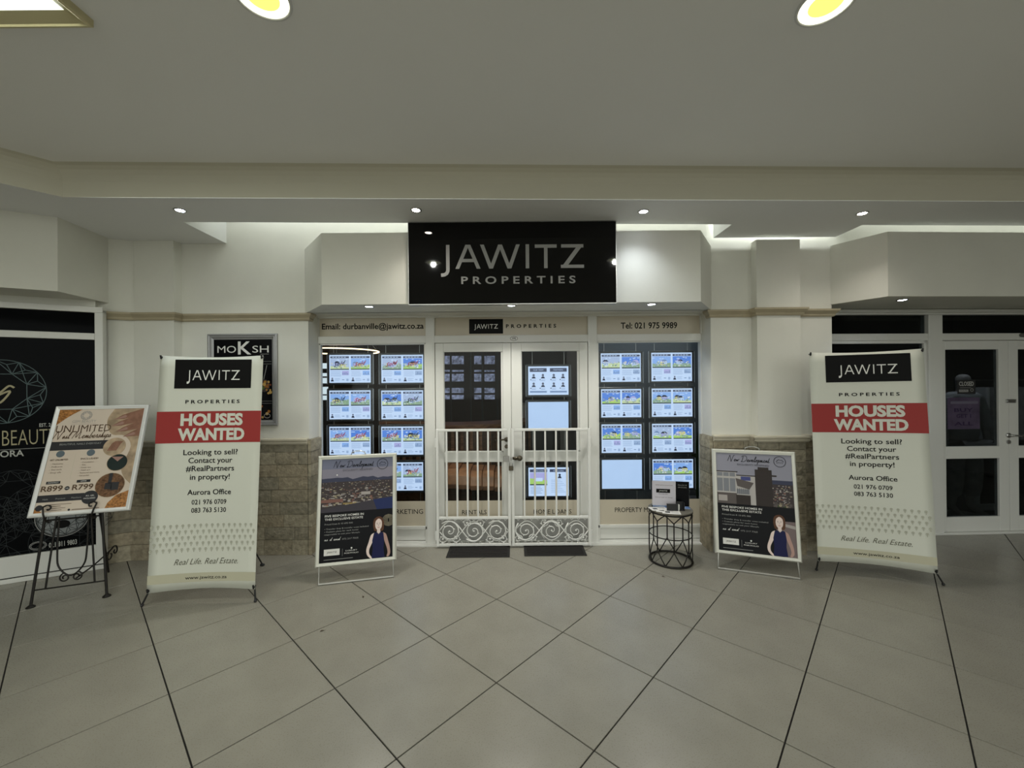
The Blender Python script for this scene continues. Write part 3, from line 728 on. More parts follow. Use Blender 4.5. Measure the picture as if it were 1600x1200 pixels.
# ================================================================== OFFICE INTERIOR
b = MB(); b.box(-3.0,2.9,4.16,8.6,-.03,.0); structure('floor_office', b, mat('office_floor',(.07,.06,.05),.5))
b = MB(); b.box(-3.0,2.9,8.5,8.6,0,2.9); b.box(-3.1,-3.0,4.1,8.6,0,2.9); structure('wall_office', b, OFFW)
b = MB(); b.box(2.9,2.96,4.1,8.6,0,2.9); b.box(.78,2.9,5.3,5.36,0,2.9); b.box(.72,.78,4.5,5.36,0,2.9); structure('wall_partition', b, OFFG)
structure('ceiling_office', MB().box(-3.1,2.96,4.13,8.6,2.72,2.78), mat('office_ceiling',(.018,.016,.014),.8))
# ring lamp
c = at(530,549,5.6); t = thing('ring_pendant', 'glowing warm ring pendant lamp inside the email window', 'lamp', c)
pts = [(c.x+.52*math.cos(2*PI*k/40), c.y+.52*math.sin(2*PI*k/40), c.z) for k in range(40)]
MB().tube(pts, .009, 6, closed=True).build('glowing_ring', mat('ring_glow',(1,.78,.5),.5,emit=1.6), t, smooth=True)
b = MB()
for k in (0,13,27): b.tube([pts[k],(c.x,c.y,2.72)], .002, 4)
b.build('hanging_wire', STEEL, t)
lamp('ring_pendant_light','POINT',(c.x,c.y,c.z-.1),9,(1,.72,.45),shadow_soft_size=.3)
lamp('office_light','AREA',(-.5,4.7,2.6),2.6,(1,.8,.6),shape='SQUARE',size=.6)
lamp('office_light','AREA',(1.7,4.75,2.65),4,(.8,.9,1),shape='RECTANGLE',size=1.2,size_y=.15)
# reception counter: curved slatted walnut
t = thing('reception_desk', 'curved walnut reception counter with vertical slats inside the RENTALS door', 'desk', (-.75,5.3,0))
arc = [(-.75+1.15*math.cos(a_), 6.2+1.05*math.sin(a_)) for a_ in [PI*1.05+PI*.9*k/28 for k in range(29)]]
b = MB(); q = [(x,y,0) for x, y in arc]+[(x,y,1.04) for x, y in arc]; b.add(q, [(k,k+1,30+k-0,29+k) for k in range(28)]); b.build('front_panel', wood('dark_walnut',(.05,.025,.012),(.10,.05,.025)), t)
for k in range(0,29):
    x, y = arc[k]; dx, dy = (x+.75), (y-6.2); l = math.hypot(dx,dy); x2, y2 = x+dx/l*.012, y+dy/l*.012
    MB().box(x2-.02,x2+.02,y2-.014,y2+.014,.36,1.02).build('slat', WOOD, t)
inner = [(-.75+(x+.75)*.62, 6.2+(y-6.2)*.62) for x, y in arc]; outer = [(-.75+(x+.75)*1.06, 6.2+(y-6.2)*1.06) for x, y in arc]
MB().prism(outer+inner[::-1], 1.04, 1.09).build('worktop', WOOD, t)
# padded bench seen low through the door
t = thing('leather_bench', 'brown upholstered curved bench low behind the RENTALS door', 'bench', (-.55,4.75,0))
b = MB(); prof = [(4.55,.46),(4.50,.52),(4.52,.62),(4.62,.67),(4.95,.67),(5.0,.6),(5.0,.46)]
for k in range(9):
    x0 = -1.15+k*.135; b.xprism([(y+.004*math.sin(k*1.7)+(k*.006),z-(k*.010)+.004*math.sin(k*2.3)) for y, z in prof], x0, x0+.131)
b.build('seat', mat('brown_leather',(.42,.21,.11),.35,noisec=.35,nscale=7), t, bev=.007)
for x in (-1.0,-.45,-.05):
    for y in (4.62,4.94): MB().tube([(x,y,0),(x,y,.44)], .012, 6).build('leg', IRON, t)
# reflected screens in the door glass, built as glowing cards deep in the office
t = thing('reflected_screens', 'dim reflection of small listing screens in the RENTALS door, built as a rack', 'screen reflection', (-.62,7.0,0))
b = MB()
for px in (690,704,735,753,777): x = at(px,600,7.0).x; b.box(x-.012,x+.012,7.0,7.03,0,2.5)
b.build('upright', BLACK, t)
dimp = mat('reflected_listing', srgb(120,130,160), .5, emit=.30, noisec=.8, nscale=22)
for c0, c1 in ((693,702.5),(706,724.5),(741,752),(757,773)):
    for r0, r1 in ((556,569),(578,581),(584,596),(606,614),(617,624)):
        p, q = at(c0,r1,6.99), at(c1,r0,6.99); MB().box(p.x,q.x,6.985,7.0,p.z,q.z).build('reflected_card', dimp, t)
# glowing cards in place of reflected screens, and a plant, at the left edge
t = thing('reflected_card_stand', 'stand of small glowing cards for reflected screens at the left edge inside the email window', 'screen reflection', (at(507,650,5.2).x,5.2,0))
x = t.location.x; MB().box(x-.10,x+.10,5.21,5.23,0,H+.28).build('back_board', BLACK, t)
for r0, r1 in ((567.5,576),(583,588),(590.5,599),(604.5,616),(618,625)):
    p, q = at(501,r1,5.2), at(512.5,r0,5.2); MB().box(p.x,q.x,5.195,5.205,p.z,q.z).build('card', mat('reflected_white_glow', srgb(190,205,215), .5, emit=.7), t)
def plant(loc, label, hgt, spread, seed, n=26):
    t = thing('potted_plant', label, 'plant', loc); rnd = random.Random(seed); x, y, z = loc
    MB().lathe([(.09,0),(.12,.02),(.14,.24),(.13,.25),(.12,.22)], loc, 16).build('pot', mat('grey_pot',(.12,.12,.12),.6), t, smooth=True)
    b = MB()
    for k in range(n):
        an = rnd.uniform(0,2*PI); L_ = rnd.uniform(.5,1)*hgt; sp_ = rnd.uniform(.2,1)*spread; dx, dy = math.cos(an), math.sin(an)
        base = Vector((x,y,z+.23)); mid = base+Vector((dx*sp_*.4,dy*sp_*.4,L_*.7)); tip = base+Vector((dx*sp_,dy*sp_,L_)); w_ = Vector((-dy,dx,0))*.03
        b.add([base-w_*.2,base+w_*.2,mid+w_,tip,mid-w_], [(0,1,2,4),(4,2,3)])
    b.build('foliage', mat('dark_leaf',(.03,.07,.02),.5), t)
plant((at(505,560,5.5).x,5.5,0), 'leafy plant at the left edge inside the email window', 1.5, .25, 3)
plant((at(1092,700,4.7).x,4.75,0), 'dark spiky plant behind the screens at the right of the phone number window', .9, .22, 4)
# low table and chair seen in the other door
t = thing('office_chair', 'dark office chair dimly seen behind the HOME LOANS door', 'chair', (.40,4.75,0))
b = MB(); b.box(.2,.6,4.55,4.95,.44,.50); b.build('seat', BLACK, t, bev=.02)
b = MB(); b.box(.22,.58,4.93,4.98,.6,1.12); b.build('backrest', BLACK, t, bev=.02)
b = MB(); b.tube([(.4,4.75,.05),(.4,4.75,.45)], .025, 8)
for k in range(5): b.tube([(.4,4.75,.07),(.4+.22*math.cos(k*1.257),4.75+.22*math.sin(k*1.257),.02)], .012, 5)
b.tube([(.4,4.9,.46),(.4,4.96,.75)], .015, 5)
b.build('pedestal', IRON, t)
t = thing('office_cabinet', 'grey office cabinet dimly seen behind the HOME LOANS door', 'cabinet', (.52,6.6,0))
MB().box(.05,.95,6.5,6.95,0,1.28).build('body', mat('grey_cabinet',(.30,.32,.33),.5), t, bev=.004)
for k in range(2):
    d = MB().box(.06+.45*k,.49+.45*k,6.485,6.5,.03,1.25).build('door', mat('grey_cabinet2',(.33,.35,.36),.5), t); MB().box(.44+.09*k,.455+.09*k,6.47,6.485,.6,.75).build('handle', STEEL, d)

# ================================================================== BIG SIGN
tl, br_ = at(638,346.3,3.405), at(963,472.8,3.405)
t = thing('fascia_sign', 'large gloss black sign board reading JAWITZ PROPERTIES above the doors', 'sign', ((tl.x+br_.x)/2,3.405,br_.z))
sw, sh = br_.x-tl.x, ZS-.006-br_.z
MB().box(tl.x,br_.x,3.405,3.468,br_.z,ZS-.006).build('board', BLACKG, t, bev=.003)
b = MB(); b.box(tl.x-.004,tl.x,3.403,3.468,br_.z-.004,ZS-.006); b.box(br_.x,br_.x+.004,3.403,3.468,br_.z-.004,ZS-.006); b.box(tl.x,br_.x,3.403,3.468,br_.z-.006,br_.z)
b.build('edge_trim', STEEL, t)
a = Art(-.0005); sx = lambda px: at(px,420,3.405).x-t.location.x; sz = lambda py: at(800,py,3.405).z-t.location.z
a.jawitz(sx(689),sx(912.5),sz(419.5),sz(382),GREYINK,2); a.text('PROPERTIES', sx(720.5), sz(443), (sz(432)-sz(443)), GREYINK, wd=sx(899)-sx(720.5), al='l', bold=.02, space=1.6, res=4)
a.build('lettering', None, t, 'L')

# ================================================================== CEILING LAMPS
def round_lamp(x, y, label, group=None):
    t = thing('round_downlight', label, 'ceiling light', (x,y,ZC), group=group)
    MB().lathe([(.106,0),(.108,-.008),(.100,-.012),(.096,-.008),(.096,0)], (x,y,ZC), 36, caps=False).build('trim_ring', GATEW, t, smooth=True)
    MB().lathe([(0.001,-.006),(.062,-.006)], (x,y,ZC), 32).build('lamp_centre', mat('lamp_yellow',(.55,.62,.16),.5,emit=.75), t)
    MB().lathe([(.062,-.0062),(.078,-.009),(.096,-.007)], (x,y,ZC), 36, caps=False).build('diffuser', mat('lamp_white',(1,1,.80),.5,emit=1.1), t)
    return t
round_lamp(-.985,1.63,'round glowing ceiling light at the left of the top edge')
round_lamp(1.305,1.68,'round glowing ceiling light at the right of the top edge')
for (x, y), wh in zip(ARC, ('nearest left','nearest middle','nearest right','farthest left','farthest right')):
    round_lamp(x,y,'round ceiling light out of the picture behind the viewer, '+wh)
t = thing('ceiling_panel_light', 'square glowing ceiling light with gold frame in the top left corner', 'ceiling light', (-2.08,1.42,ZC))
cx1 = -1.765; cy1 = 1.735; s_ = .62; x0, x1, y0, y1 = cx1-s_, cx1, cy1-s_, cy1; gold = mat('gilt_frame',(.62,.56,.34),.35,metal=.3)
b = MB()
def ringq(b, o0, z0, o1, z1):
    A = [(x0+o0,y0+o0),(x1-o0,y0+o0),(x1-o0,y1-o0),(x0+o0,y1-o0)]; B = [(x0+o1,y0+o1),(x1-o1,y0+o1),(x1-o1,y1-o1),(x0+o1,y1-o1)]
    b.add([(p[0],p[1],z0) for p in A]+[(p[0],p[1],z1) for p in B], [(k,(k+1)%4,4+(k+1)%4,4+k) for k in range(4)])
ringq(b,0,ZC,0,ZC-.03); ringq(b,0,ZC-.03,.012,ZC-.034); ringq(b,.012,ZC-.034,.062,ZC-.008)
b.build('frame', gold, t)
MB().box(x0+.06,x1-.06,y0+.06,y1-.06,ZC-.009,ZC-.006).build('diffuser', mat('panel_glow',(.93,1,.86),.5,emit=1.0), t)
def small_spot(x, y, z, label, k=6., c=(1,1,1)):
    t = thing('spotlight', label, 'spotlight', (x,y,z))
    MB().lathe([(.042,0),(.043,-.004),(.036,-.006),(.030,.0)], (x,y,z), 24).build('rim', STEEL, t, smooth=True)
    MB().lathe([(.001,-.0035),(.030,-.0035)], (x,y,z), 20).build('bulb', mat('spot_glow_%.2f' % c[2], c,.5,emit=k), t)
for (x, y, c), s in zip(SPOTS, ('leftmost','second from the left','third from the left','rightmost')):
    small_spot(x, y, ZS, 'small spotlight in the beam soffit, %s of four' % s, 7, tuple(.5+.5*v for v in c))
for (x, y, z), s in zip(FSP, ('above the email panel','under the big black sign','above the phone number panel')):
    small_spot(x, y, H+.69, 'small spotlight under the centre bulkhead, '+s)
small_spot(3.52, 3.68, H+.734, 'small spotlight under the bulkhead of the right shop')

# ================================================================== LEFT SHOP (askew)
ML = axes((L0.x,L0.y,0), (-LD.x,-LD.y,0), (-LN.x,-LN.y,0), (0,0,1))     # x right along the glass, y into the shop
r = struct_root('window_3'); r.matrix_world = ML; MW[r.name] = ML.copy()
lo = lambda px, py: on(px, py, ML)
zt_, z1a, z1b, zb0 = lo(75,485)[1], lo(75,518.5)[1], lo(75,529)[1], lo(75,861)[1]
b = MB(); XE = 0.02; XW = -3.2
jx = lo(150,650)[0]
b.box(jx,jx+.055,-.02,.06,0,zt_+.03); b.box(XW,jx+.055,-.025,.06,zt_,zt_+.05); b.box(XW,jx,-.02,.06,z1b,z1a); b.box(XW,jx,-.015,.06,.04,zb0)
b.box(XW,jx+.055,-.03,.06,0,.038)
b.build('window_frame', WHITE, r, 'L', bev=.004)
b = MB(); b.box(XW,jx+.05,-.032,-.029,.042,.048); b.build('dark_gap', INK, r, 'L')
gl = mat('black_film', (.003,.0035,.004), .06, spec=.03)
b = MB(); b.box(XW,jx,.005,.02,zb0,z1b); b.box(XW,jx,.005,.02,z1a,zt_); b.build('dark_pane', gl, r, 'L')
b = MB(); b.box(XW,jx-.01,.03,.3,zt_+.05,zt_+.20); b.build('head_panel', WALL, r, 'L')
TEAL = mat('teal_print',(.10,.14,.145),.4); DKL = mat('faint_print',(.030,.034,.036),.3); GOLD = mat('gold_print',(.42,.38,.24),.35)  # DKL is a faint dark grey print
PALE = mat('pale_print',(.45,.46,.43),.4)
def gem(a, cx, cz_, R_, wd, mt, n=12, L=2):
    a.ring(cx,cz_,R_,wd,mt,L,48)
    V = [(cx+R_*math.cos(2*PI*k/n+.13), cz_+R_*math.sin(2*PI*k/n+.13)) for k in range(n)]
    I = [(cx+R_*.60*math.cos(2*PI*(k+.5)/(n-4)), cz_+R_*.60*math.sin(2*PI*(k+.5)/(n-4))) for k in range(n-4)]
    for k in range(n-4): a.stroke([I[k],I[(k+1)%(n-4)]],wd,mt,L)
    for v in V:
        near = sorted(I, key=lambda q: (q[0]-v[0])**2+(q[1]-v[1])**2)[:2]
        for q in near: a.stroke([v,q],wd,mt,L)
    for k in range(n):
        am = 2*PI*(k+.5)/n+.13; p = (cx+R_*.86*math.cos(am), cz_+R_*.86*math.sin(am)); q = min(I, key=lambda q: (q[0]-p[0])**2+(q[1]-p[1])**2)
        for z in (V[k],V[(k+1)%n],q): a.stroke([z,p],wd,mt,L)
a = Art(.004)
cx, cz_ = lo(2,612); R_ = lo(74,612)[0]-cx
a_ = Art(.004); gem(a_, cx, cz_, min(R_, cz_-lo(2,658)[1]+.02), .005, TEAL); a_.build('gem_emblem', None, r, 'L')
RR = R_
a.stroke(catmull([lo(22,606),lo(14,603),lo(3,611),lo(-9,620),lo(-12,628),lo(-2,630),lo(8,622),lo(15,611),lo(-4,618)],5), .014, GOLD, 3)
bx0, bz0 = lo(3,697); bx1, bz1 = lo(75,668)
a.text('GEM', bx0-.12, bz0, bz1-bz0-.01, GOLD, wd=.62, al='r', bold=-.012); a.text('BEAUTY', bx0, bz0, bz1-bz0-.01, GOLD, wd=(bx1-bx0)*1.19, al='l', bold=-.012, res=3)
ex, ez = lo(61,667); a.text('EST. 2', ex, ez, .028, PALE, al='l', wd=lo(79,665)[0]-ex, bold=.02)
p, q = lo(-80,708), lo(70,697); a.rect(p[0],lo(72,697)[0],p[1]-.001,p[1]+.003,GREYINK)
ox, oz = lo(-38,717); a.text('AURORA', ox, oz, .050, PALE, wd=lo(37,710)[0]-ox, al='l', bold=.015, res=3)
# lower band of overlapping gem circles with a round badge and a phone number
zt2 = lo(20,752)[1]
for k in range(4):
    for (px, py) in ((22,773),(60,795),(-10,815),(40,840),(96,845),(130,800)):
        if k == 0: gem(a, *lo(px,py), .20, .0028, DKL, L=1)
bxx, bzz = lo(97,808); a.disc(bxx,bzz,.155,mat('badge_grey',(.22,.235,.235),.4),2,36); a.ring(bxx,bzz,.165,.006,GREYINK,2,40)
gem(a, bxx, bzz, .15, .004, DKL, L=3)
a.disc(bxx,bzz-.06,.05,INK,4,20,rz=.035); a.script('Sold'.replace('Sold','Nails'), bxx-.13, bxx+.13, bzz+.02, .07, .012, INK, 5)
nx_, nz_ = lo(76,856); a.text('021 811 9803', nx_, nz_, .040, PALE, al='l', wd=lo(120,846)[0]-nx_, bold=.02)
qx, qz = lo(59,853); a.ring(qx,qz,.05,.004,GREYINK,2,24,rz=.034); a.ring(qx,qz,.042,.003,GREYINK,2,24,rz=.026)
a.build('window_print', None, r, 'L')

# ================================================================== RIGHT SHOP
RA = math.atan(.036); MR = Matrix.Translation((3.04,4.19,0)) @ Matrix.Rotation(RA,4,'Z')
ro = lambda px, py: on(px, py, MR)
zh0, zh1 = ro(1520,485.5)[1], ro(1520,492)[1]; za_, zb_ = ro(1520,521)[1], ro(1520,531.7)[1]
xpL, xpR = ro(1449,650)[0], ro(1471,650)[0]
fr = MB(); fr.box(-.02,4.8,-.02,.06,zh1,H+.742); fr.box(-.02,4.8,-.05,.0,zh1+.02,zh1+.05); fr.box(-.02,.02,-.01,.06,0,zh1); fr.box(xpL,xpR,-.02,.06,0,zh1)
fr.box(-.02,4.8,-.012,.06,zb_,za_); fr.box(-.02,4.8,-.03,.07,0,.022)
rs = struct_root('shopfront_frame_right', (3.04,4.19,0), RA); fr.build('frame', WHITE, rs, 'L', bev=.004)
b = MB(); b.box(.02,xpL,.02,.025,za_,zh1); b.box(xpR,4.8,.02,.025,za_,zh1); b.build('transom_pane', GLASSD, rs, 'L')
w4 = struct_root('window_4', (3.04,4.19,0), RA)
b = MB(); b.box(.02,.05,.0,.05,.02,zb_); b.box(xpL-.03,xpL,.0,.05,.02,zb_); b.box(.02,xpL,0,.05,.02,.2); b.box(.02,xpL,.0,.05,zb_-.03,zb_)
b.build('window_frame', WHITE, w4, 'L', bev=.003); MB().box(.05,xpL-.03,.02,.025,.2,zb_-.03).build('pane', GLASSD, w4, 'L')
def rleaf(name, x0, x1, g0, g1):
    r = struct_root(name, (3.04,4.19,0), RA)
    za2, zb2, zc2, zd2 = ro(1520,546)[1], ro(1520,697.5)[1], ro(1520,716.5)[1], ro(1520,807.5)[1]
    b = MB(); b.box(x0,g0,0,.045,.024,zb_-.004); b.box(g1,x1,0,.045,.024,zb_-.004); b.box(g0,g1,0,.045,za2,zb_-.004); b.box(g0,g1,0,.045,zc2,zb2); b.box(g0,g1,0,.045,.024,zd2)
    b.build('door_frame', WHITE, r, 'L', bev=.003)
    for z0, z1 in ((zb2,za2),(zd2,zc2)): MB().box(g0,g1,.02,.025,z0,z1).build('pane', GLASSD, r, 'L')
    return r
xm2 = ro(1577,680)[0]
d3 = rleaf('door_3', xpR+.004, xm2-.002, ro(1478,650)[0], ro(1561,650)[0])
d4 = rleaf('door_4', xm2+.002, xm2+.70, ro(1591.5,650)[0], xm2+.60)
rw = lambda x, z, y=0: MR @ Vector((x,y,z))
h = rw(*ro(1575,680)); 
lever(d3, h, 1, STEEL)
q = ro(1578,626.5); b = MB(); b.box(q[0]-.05,q[0]+.05,-.014,0,q[1]-.018,q[1]+.018); b.tube([(q[0]-.045,-.018,q[1]),(q[0]+.03,-.018,q[1])],.006,6); b.build('slide_bolt', STEEL, d3, 'L')
q = ro(1595,524); t = thing('number_plate', 'small oval number plate above the double doors of the right shop', 'number plate', M=MR @ Matrix.Translation((q[0],-.014,q[1])))
a = Art(0); a.disc(0,0,.037,STEEL,1,rz=.021); a.ring(0,0,.034,.004,INK,2,rz=.018); a.build('face', None, t, 'L')
# inside: dark shop
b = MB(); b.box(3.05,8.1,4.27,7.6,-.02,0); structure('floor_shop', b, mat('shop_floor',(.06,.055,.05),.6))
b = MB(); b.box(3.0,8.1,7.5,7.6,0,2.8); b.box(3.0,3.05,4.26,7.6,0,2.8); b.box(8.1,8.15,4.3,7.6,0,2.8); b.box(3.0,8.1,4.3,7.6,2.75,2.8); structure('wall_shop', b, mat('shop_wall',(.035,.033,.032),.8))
ZI = lambda px, py, Y: at(px,py,Y)
q = ro(1512,605); t = thing('closed_sign', 'small black CLOSED sign on the door glass of the right shop', 'sign', M=MR @ Matrix.Translation((q[0],.012,q[1]-.07)))
a = Art(0); w_ = .10; a.rect(-w_,w_,0,.145,BLACK,0); a.text('CLOSED',0,.085,.042,mat('chalk',(.42,.42,.40),.6),wd=.16,bold=.02); a.rect(-.07,.05,.062,.066,GREYINK,1)
a.rect(-.08,.02,.02,.045,GREYINK,1); a.text('MON-FRI', -.03,.026,.014,INK,L=2); a.ring(.06,.04,.015,.005,GREYINK,1,12); a.build('face', None, t, 'L')
q0, q1 = ro(1483,671), ro(1533,621); t = thing('sale_poster', 'purple poster on the door glass of the right shop below the CLOSED sign', 'poster', M=MR @ Matrix.Translation(((q0[0]+q1[0])/2,.014,q0[1])))
a = Art(0); w_ = (q1[0]-q0[0])/2; h_ = q1[1]-q0[1]; PUR = mat('purple_print',(.075,.058,.095),.5,noisec=.25,nscale=9); DP = mat('dark_purple_print',(.03,.02,.05),.5)
a.rect(-w_,w_,0,h_,PUR,0); a.rect(-w_*.8,w_*.9,h_*.80,h_*.88,mat('pale_lilac_print',(.13,.12,.16),.5),1)
for s_, z_, k_ in (('BUY',.55,.9),('GET 1',.36,.7),('ALL',.12,.9)): a.text(s_, 0, h_*z_, h_*.11, DP, wd=w_*k_*1.3, bold=.02)
a.build('sheet', None, t, 'L')
# shop mannequin in loose shirt and trousers
p0 = at(1505,780,4.85); t = thing('mannequin', 'pale shop mannequin in a loose shirt and trousers behind the right shop door', 'mannequin', (p0.x,4.85,0))
def skin(name, verts, edges, radii, mt, parent, root=0, sub=2):
    me = bpy.data.meshes.new(name); me.from_pydata(verts, edges, []); o = bpy.data.objects.new(name, me); C.objects.link(o)
    o.parent = parent; me.materials.append(mt); md = o.modifiers.new('skin','SKIN')
    if not me.skin_vertices: me.skin_vertices.new()
    for i, rr in enumerate(radii): me.skin_vertices[0].data[i].radius = (rr if isinstance(rr, tuple) else (rr,rr)); me.skin_vertices[0].data[i].use_root = (i == root)
    md.use_smooth_shade = True; s2 = o.modifiers.new('sub','SUBSURF'); s2.levels = sub; s2.render_levels = sub; return o
SK = mat('mannequin_skin',(.5,.46,.42),.5); CL = mat('shirt_cloth',(.55,.54,.52),.8,noisec=.1); TR = mat('check_trousers',(.36,.35,.32),.85,noisec=.25,nscale=14)
# body from pelvis: torso, head, arms, legs
bv = [(0,0,.95),(0,0,1.15),(0,0,1.36),(0,0,1.46),(0,-.01,1.56),(0,-.01,1.68),(-.17,0,1.40),(-.23,.0,1.14),(-.25,-.04,.90),(-.26,-.05,.80),(.17,0,1.40),(.23,0,1.14),(.25,-.04,.90),(.26,-.05,.80),
      (-.10,0,.88),(-.11,-.02,.50),(-.12,.02,.10),(-.12,-.08,.035),(-.12,-.14,.02),(.10,0,.88),(.12,.0,.50),(.13,.05,.10),(.16,-.05,.035),(.18,-.11,.02)]
be = [(0,1),(1,2),(2,3),(3,4),(4,5),(2,6),(6,7),(7,8),(8,9),(2,10),(10,11),(11,12),(12,13),(0,14),(14,15),(15,16),(16,17),(17,18),(0,19),(19,20),(20,21),(21,22),(22,23)]
brd = [(.13,.10),(.11,.085),(.13,.09),.05,.07,.075,.055,.042,.032,.025,.055,.042,.032,.025,.085,.055,.036,.03,.022,.085,.055,.036,.03,.022]
skin('body', bv, be, brd, SK, t)
skin('shirt', [(0,0,.86),(0,0,1.05),(0,0,1.25),(0,0,1.42),(-.18,0,1.38),(-.25,0,1.16),(-.28,-.02,.98),(.18,0,1.38),(.25,0,1.16),(.28,-.02,.98)],
     [(0,1),(1,2),(2,3),(3,4),(4,5),(5,6),(3,7),(7,8),(8,9)], [(.19,.14),(.17,.13),(.17,.12),(.13,.09),.07,.065,.075,.07,.065,.075], CL, t)
skin('trousers', [(0,0,.90),(-.10,0,.82),(-.12,-.02,.5),(-.12,.0,.20),(.10,0,.82),(.13,0,.5),(.14,.03,.20)], [(0,1),(1,2),(2,3),(0,4),(4,5),(5,6)], [(.16,.12),.10,.085,.075,.10,.085,.075], TR, t)
MB().lathe([(.17,0),(.17,.012),(.02,.018)], (0,0,0), 24).build('base_plate', STEEL, t, 'L')
lamp('shop_fill_light','AREA',(5.2,4.6,2.65),9.0,(.85,.9,1),shape='SQUARE',size=.8)  # added lamp without a visible fitting, brings up the mannequin
t = thing('clothes_rail', 'dim rail with hanging tops behind the right shop door', 'clothes rail', (at(1548,700,5.6).x,5.6,0))
x = t.location.x; b = MB(); b.tube([(x-.35,5.6,0),(x-.35,5.6,1.6),(x+.5,5.6,1.6),(x+.5,5.6,0)],.012,6); b.build('frame', STEEL, t)
for k in range(5): MB().prism([(x-.25+k*.15,5.42),(x-.21+k*.15,5.42),(x-.20+k*.15,5.78),(x-.26+k*.15,5.78)],.8,1.5).build('hanging_top', (CL,TR)[k%2], t, bev=.01)
t = thing('floor_mirror', 'white framed leaning mirror low behind the right shop door', 'mirror', (at(1552,790,4.9).x,4.95,0))
x = t.location.x; b = MB(); b.box(x-.18,x+.28,4.95,4.98,.02,.10); b.box(x+.2,x+.28,4.95,4.98,.10,.75); b.box(x-.18,x-.10,4.95,4.98,.10,.75); b.box(x-.18,x+.28,4.95,4.98,.75,.83); b.build('frame', CL, t); MB().box(x-.1,x+.2,4.96,4.97,.1,.75).build('glass', BLACKG, t)

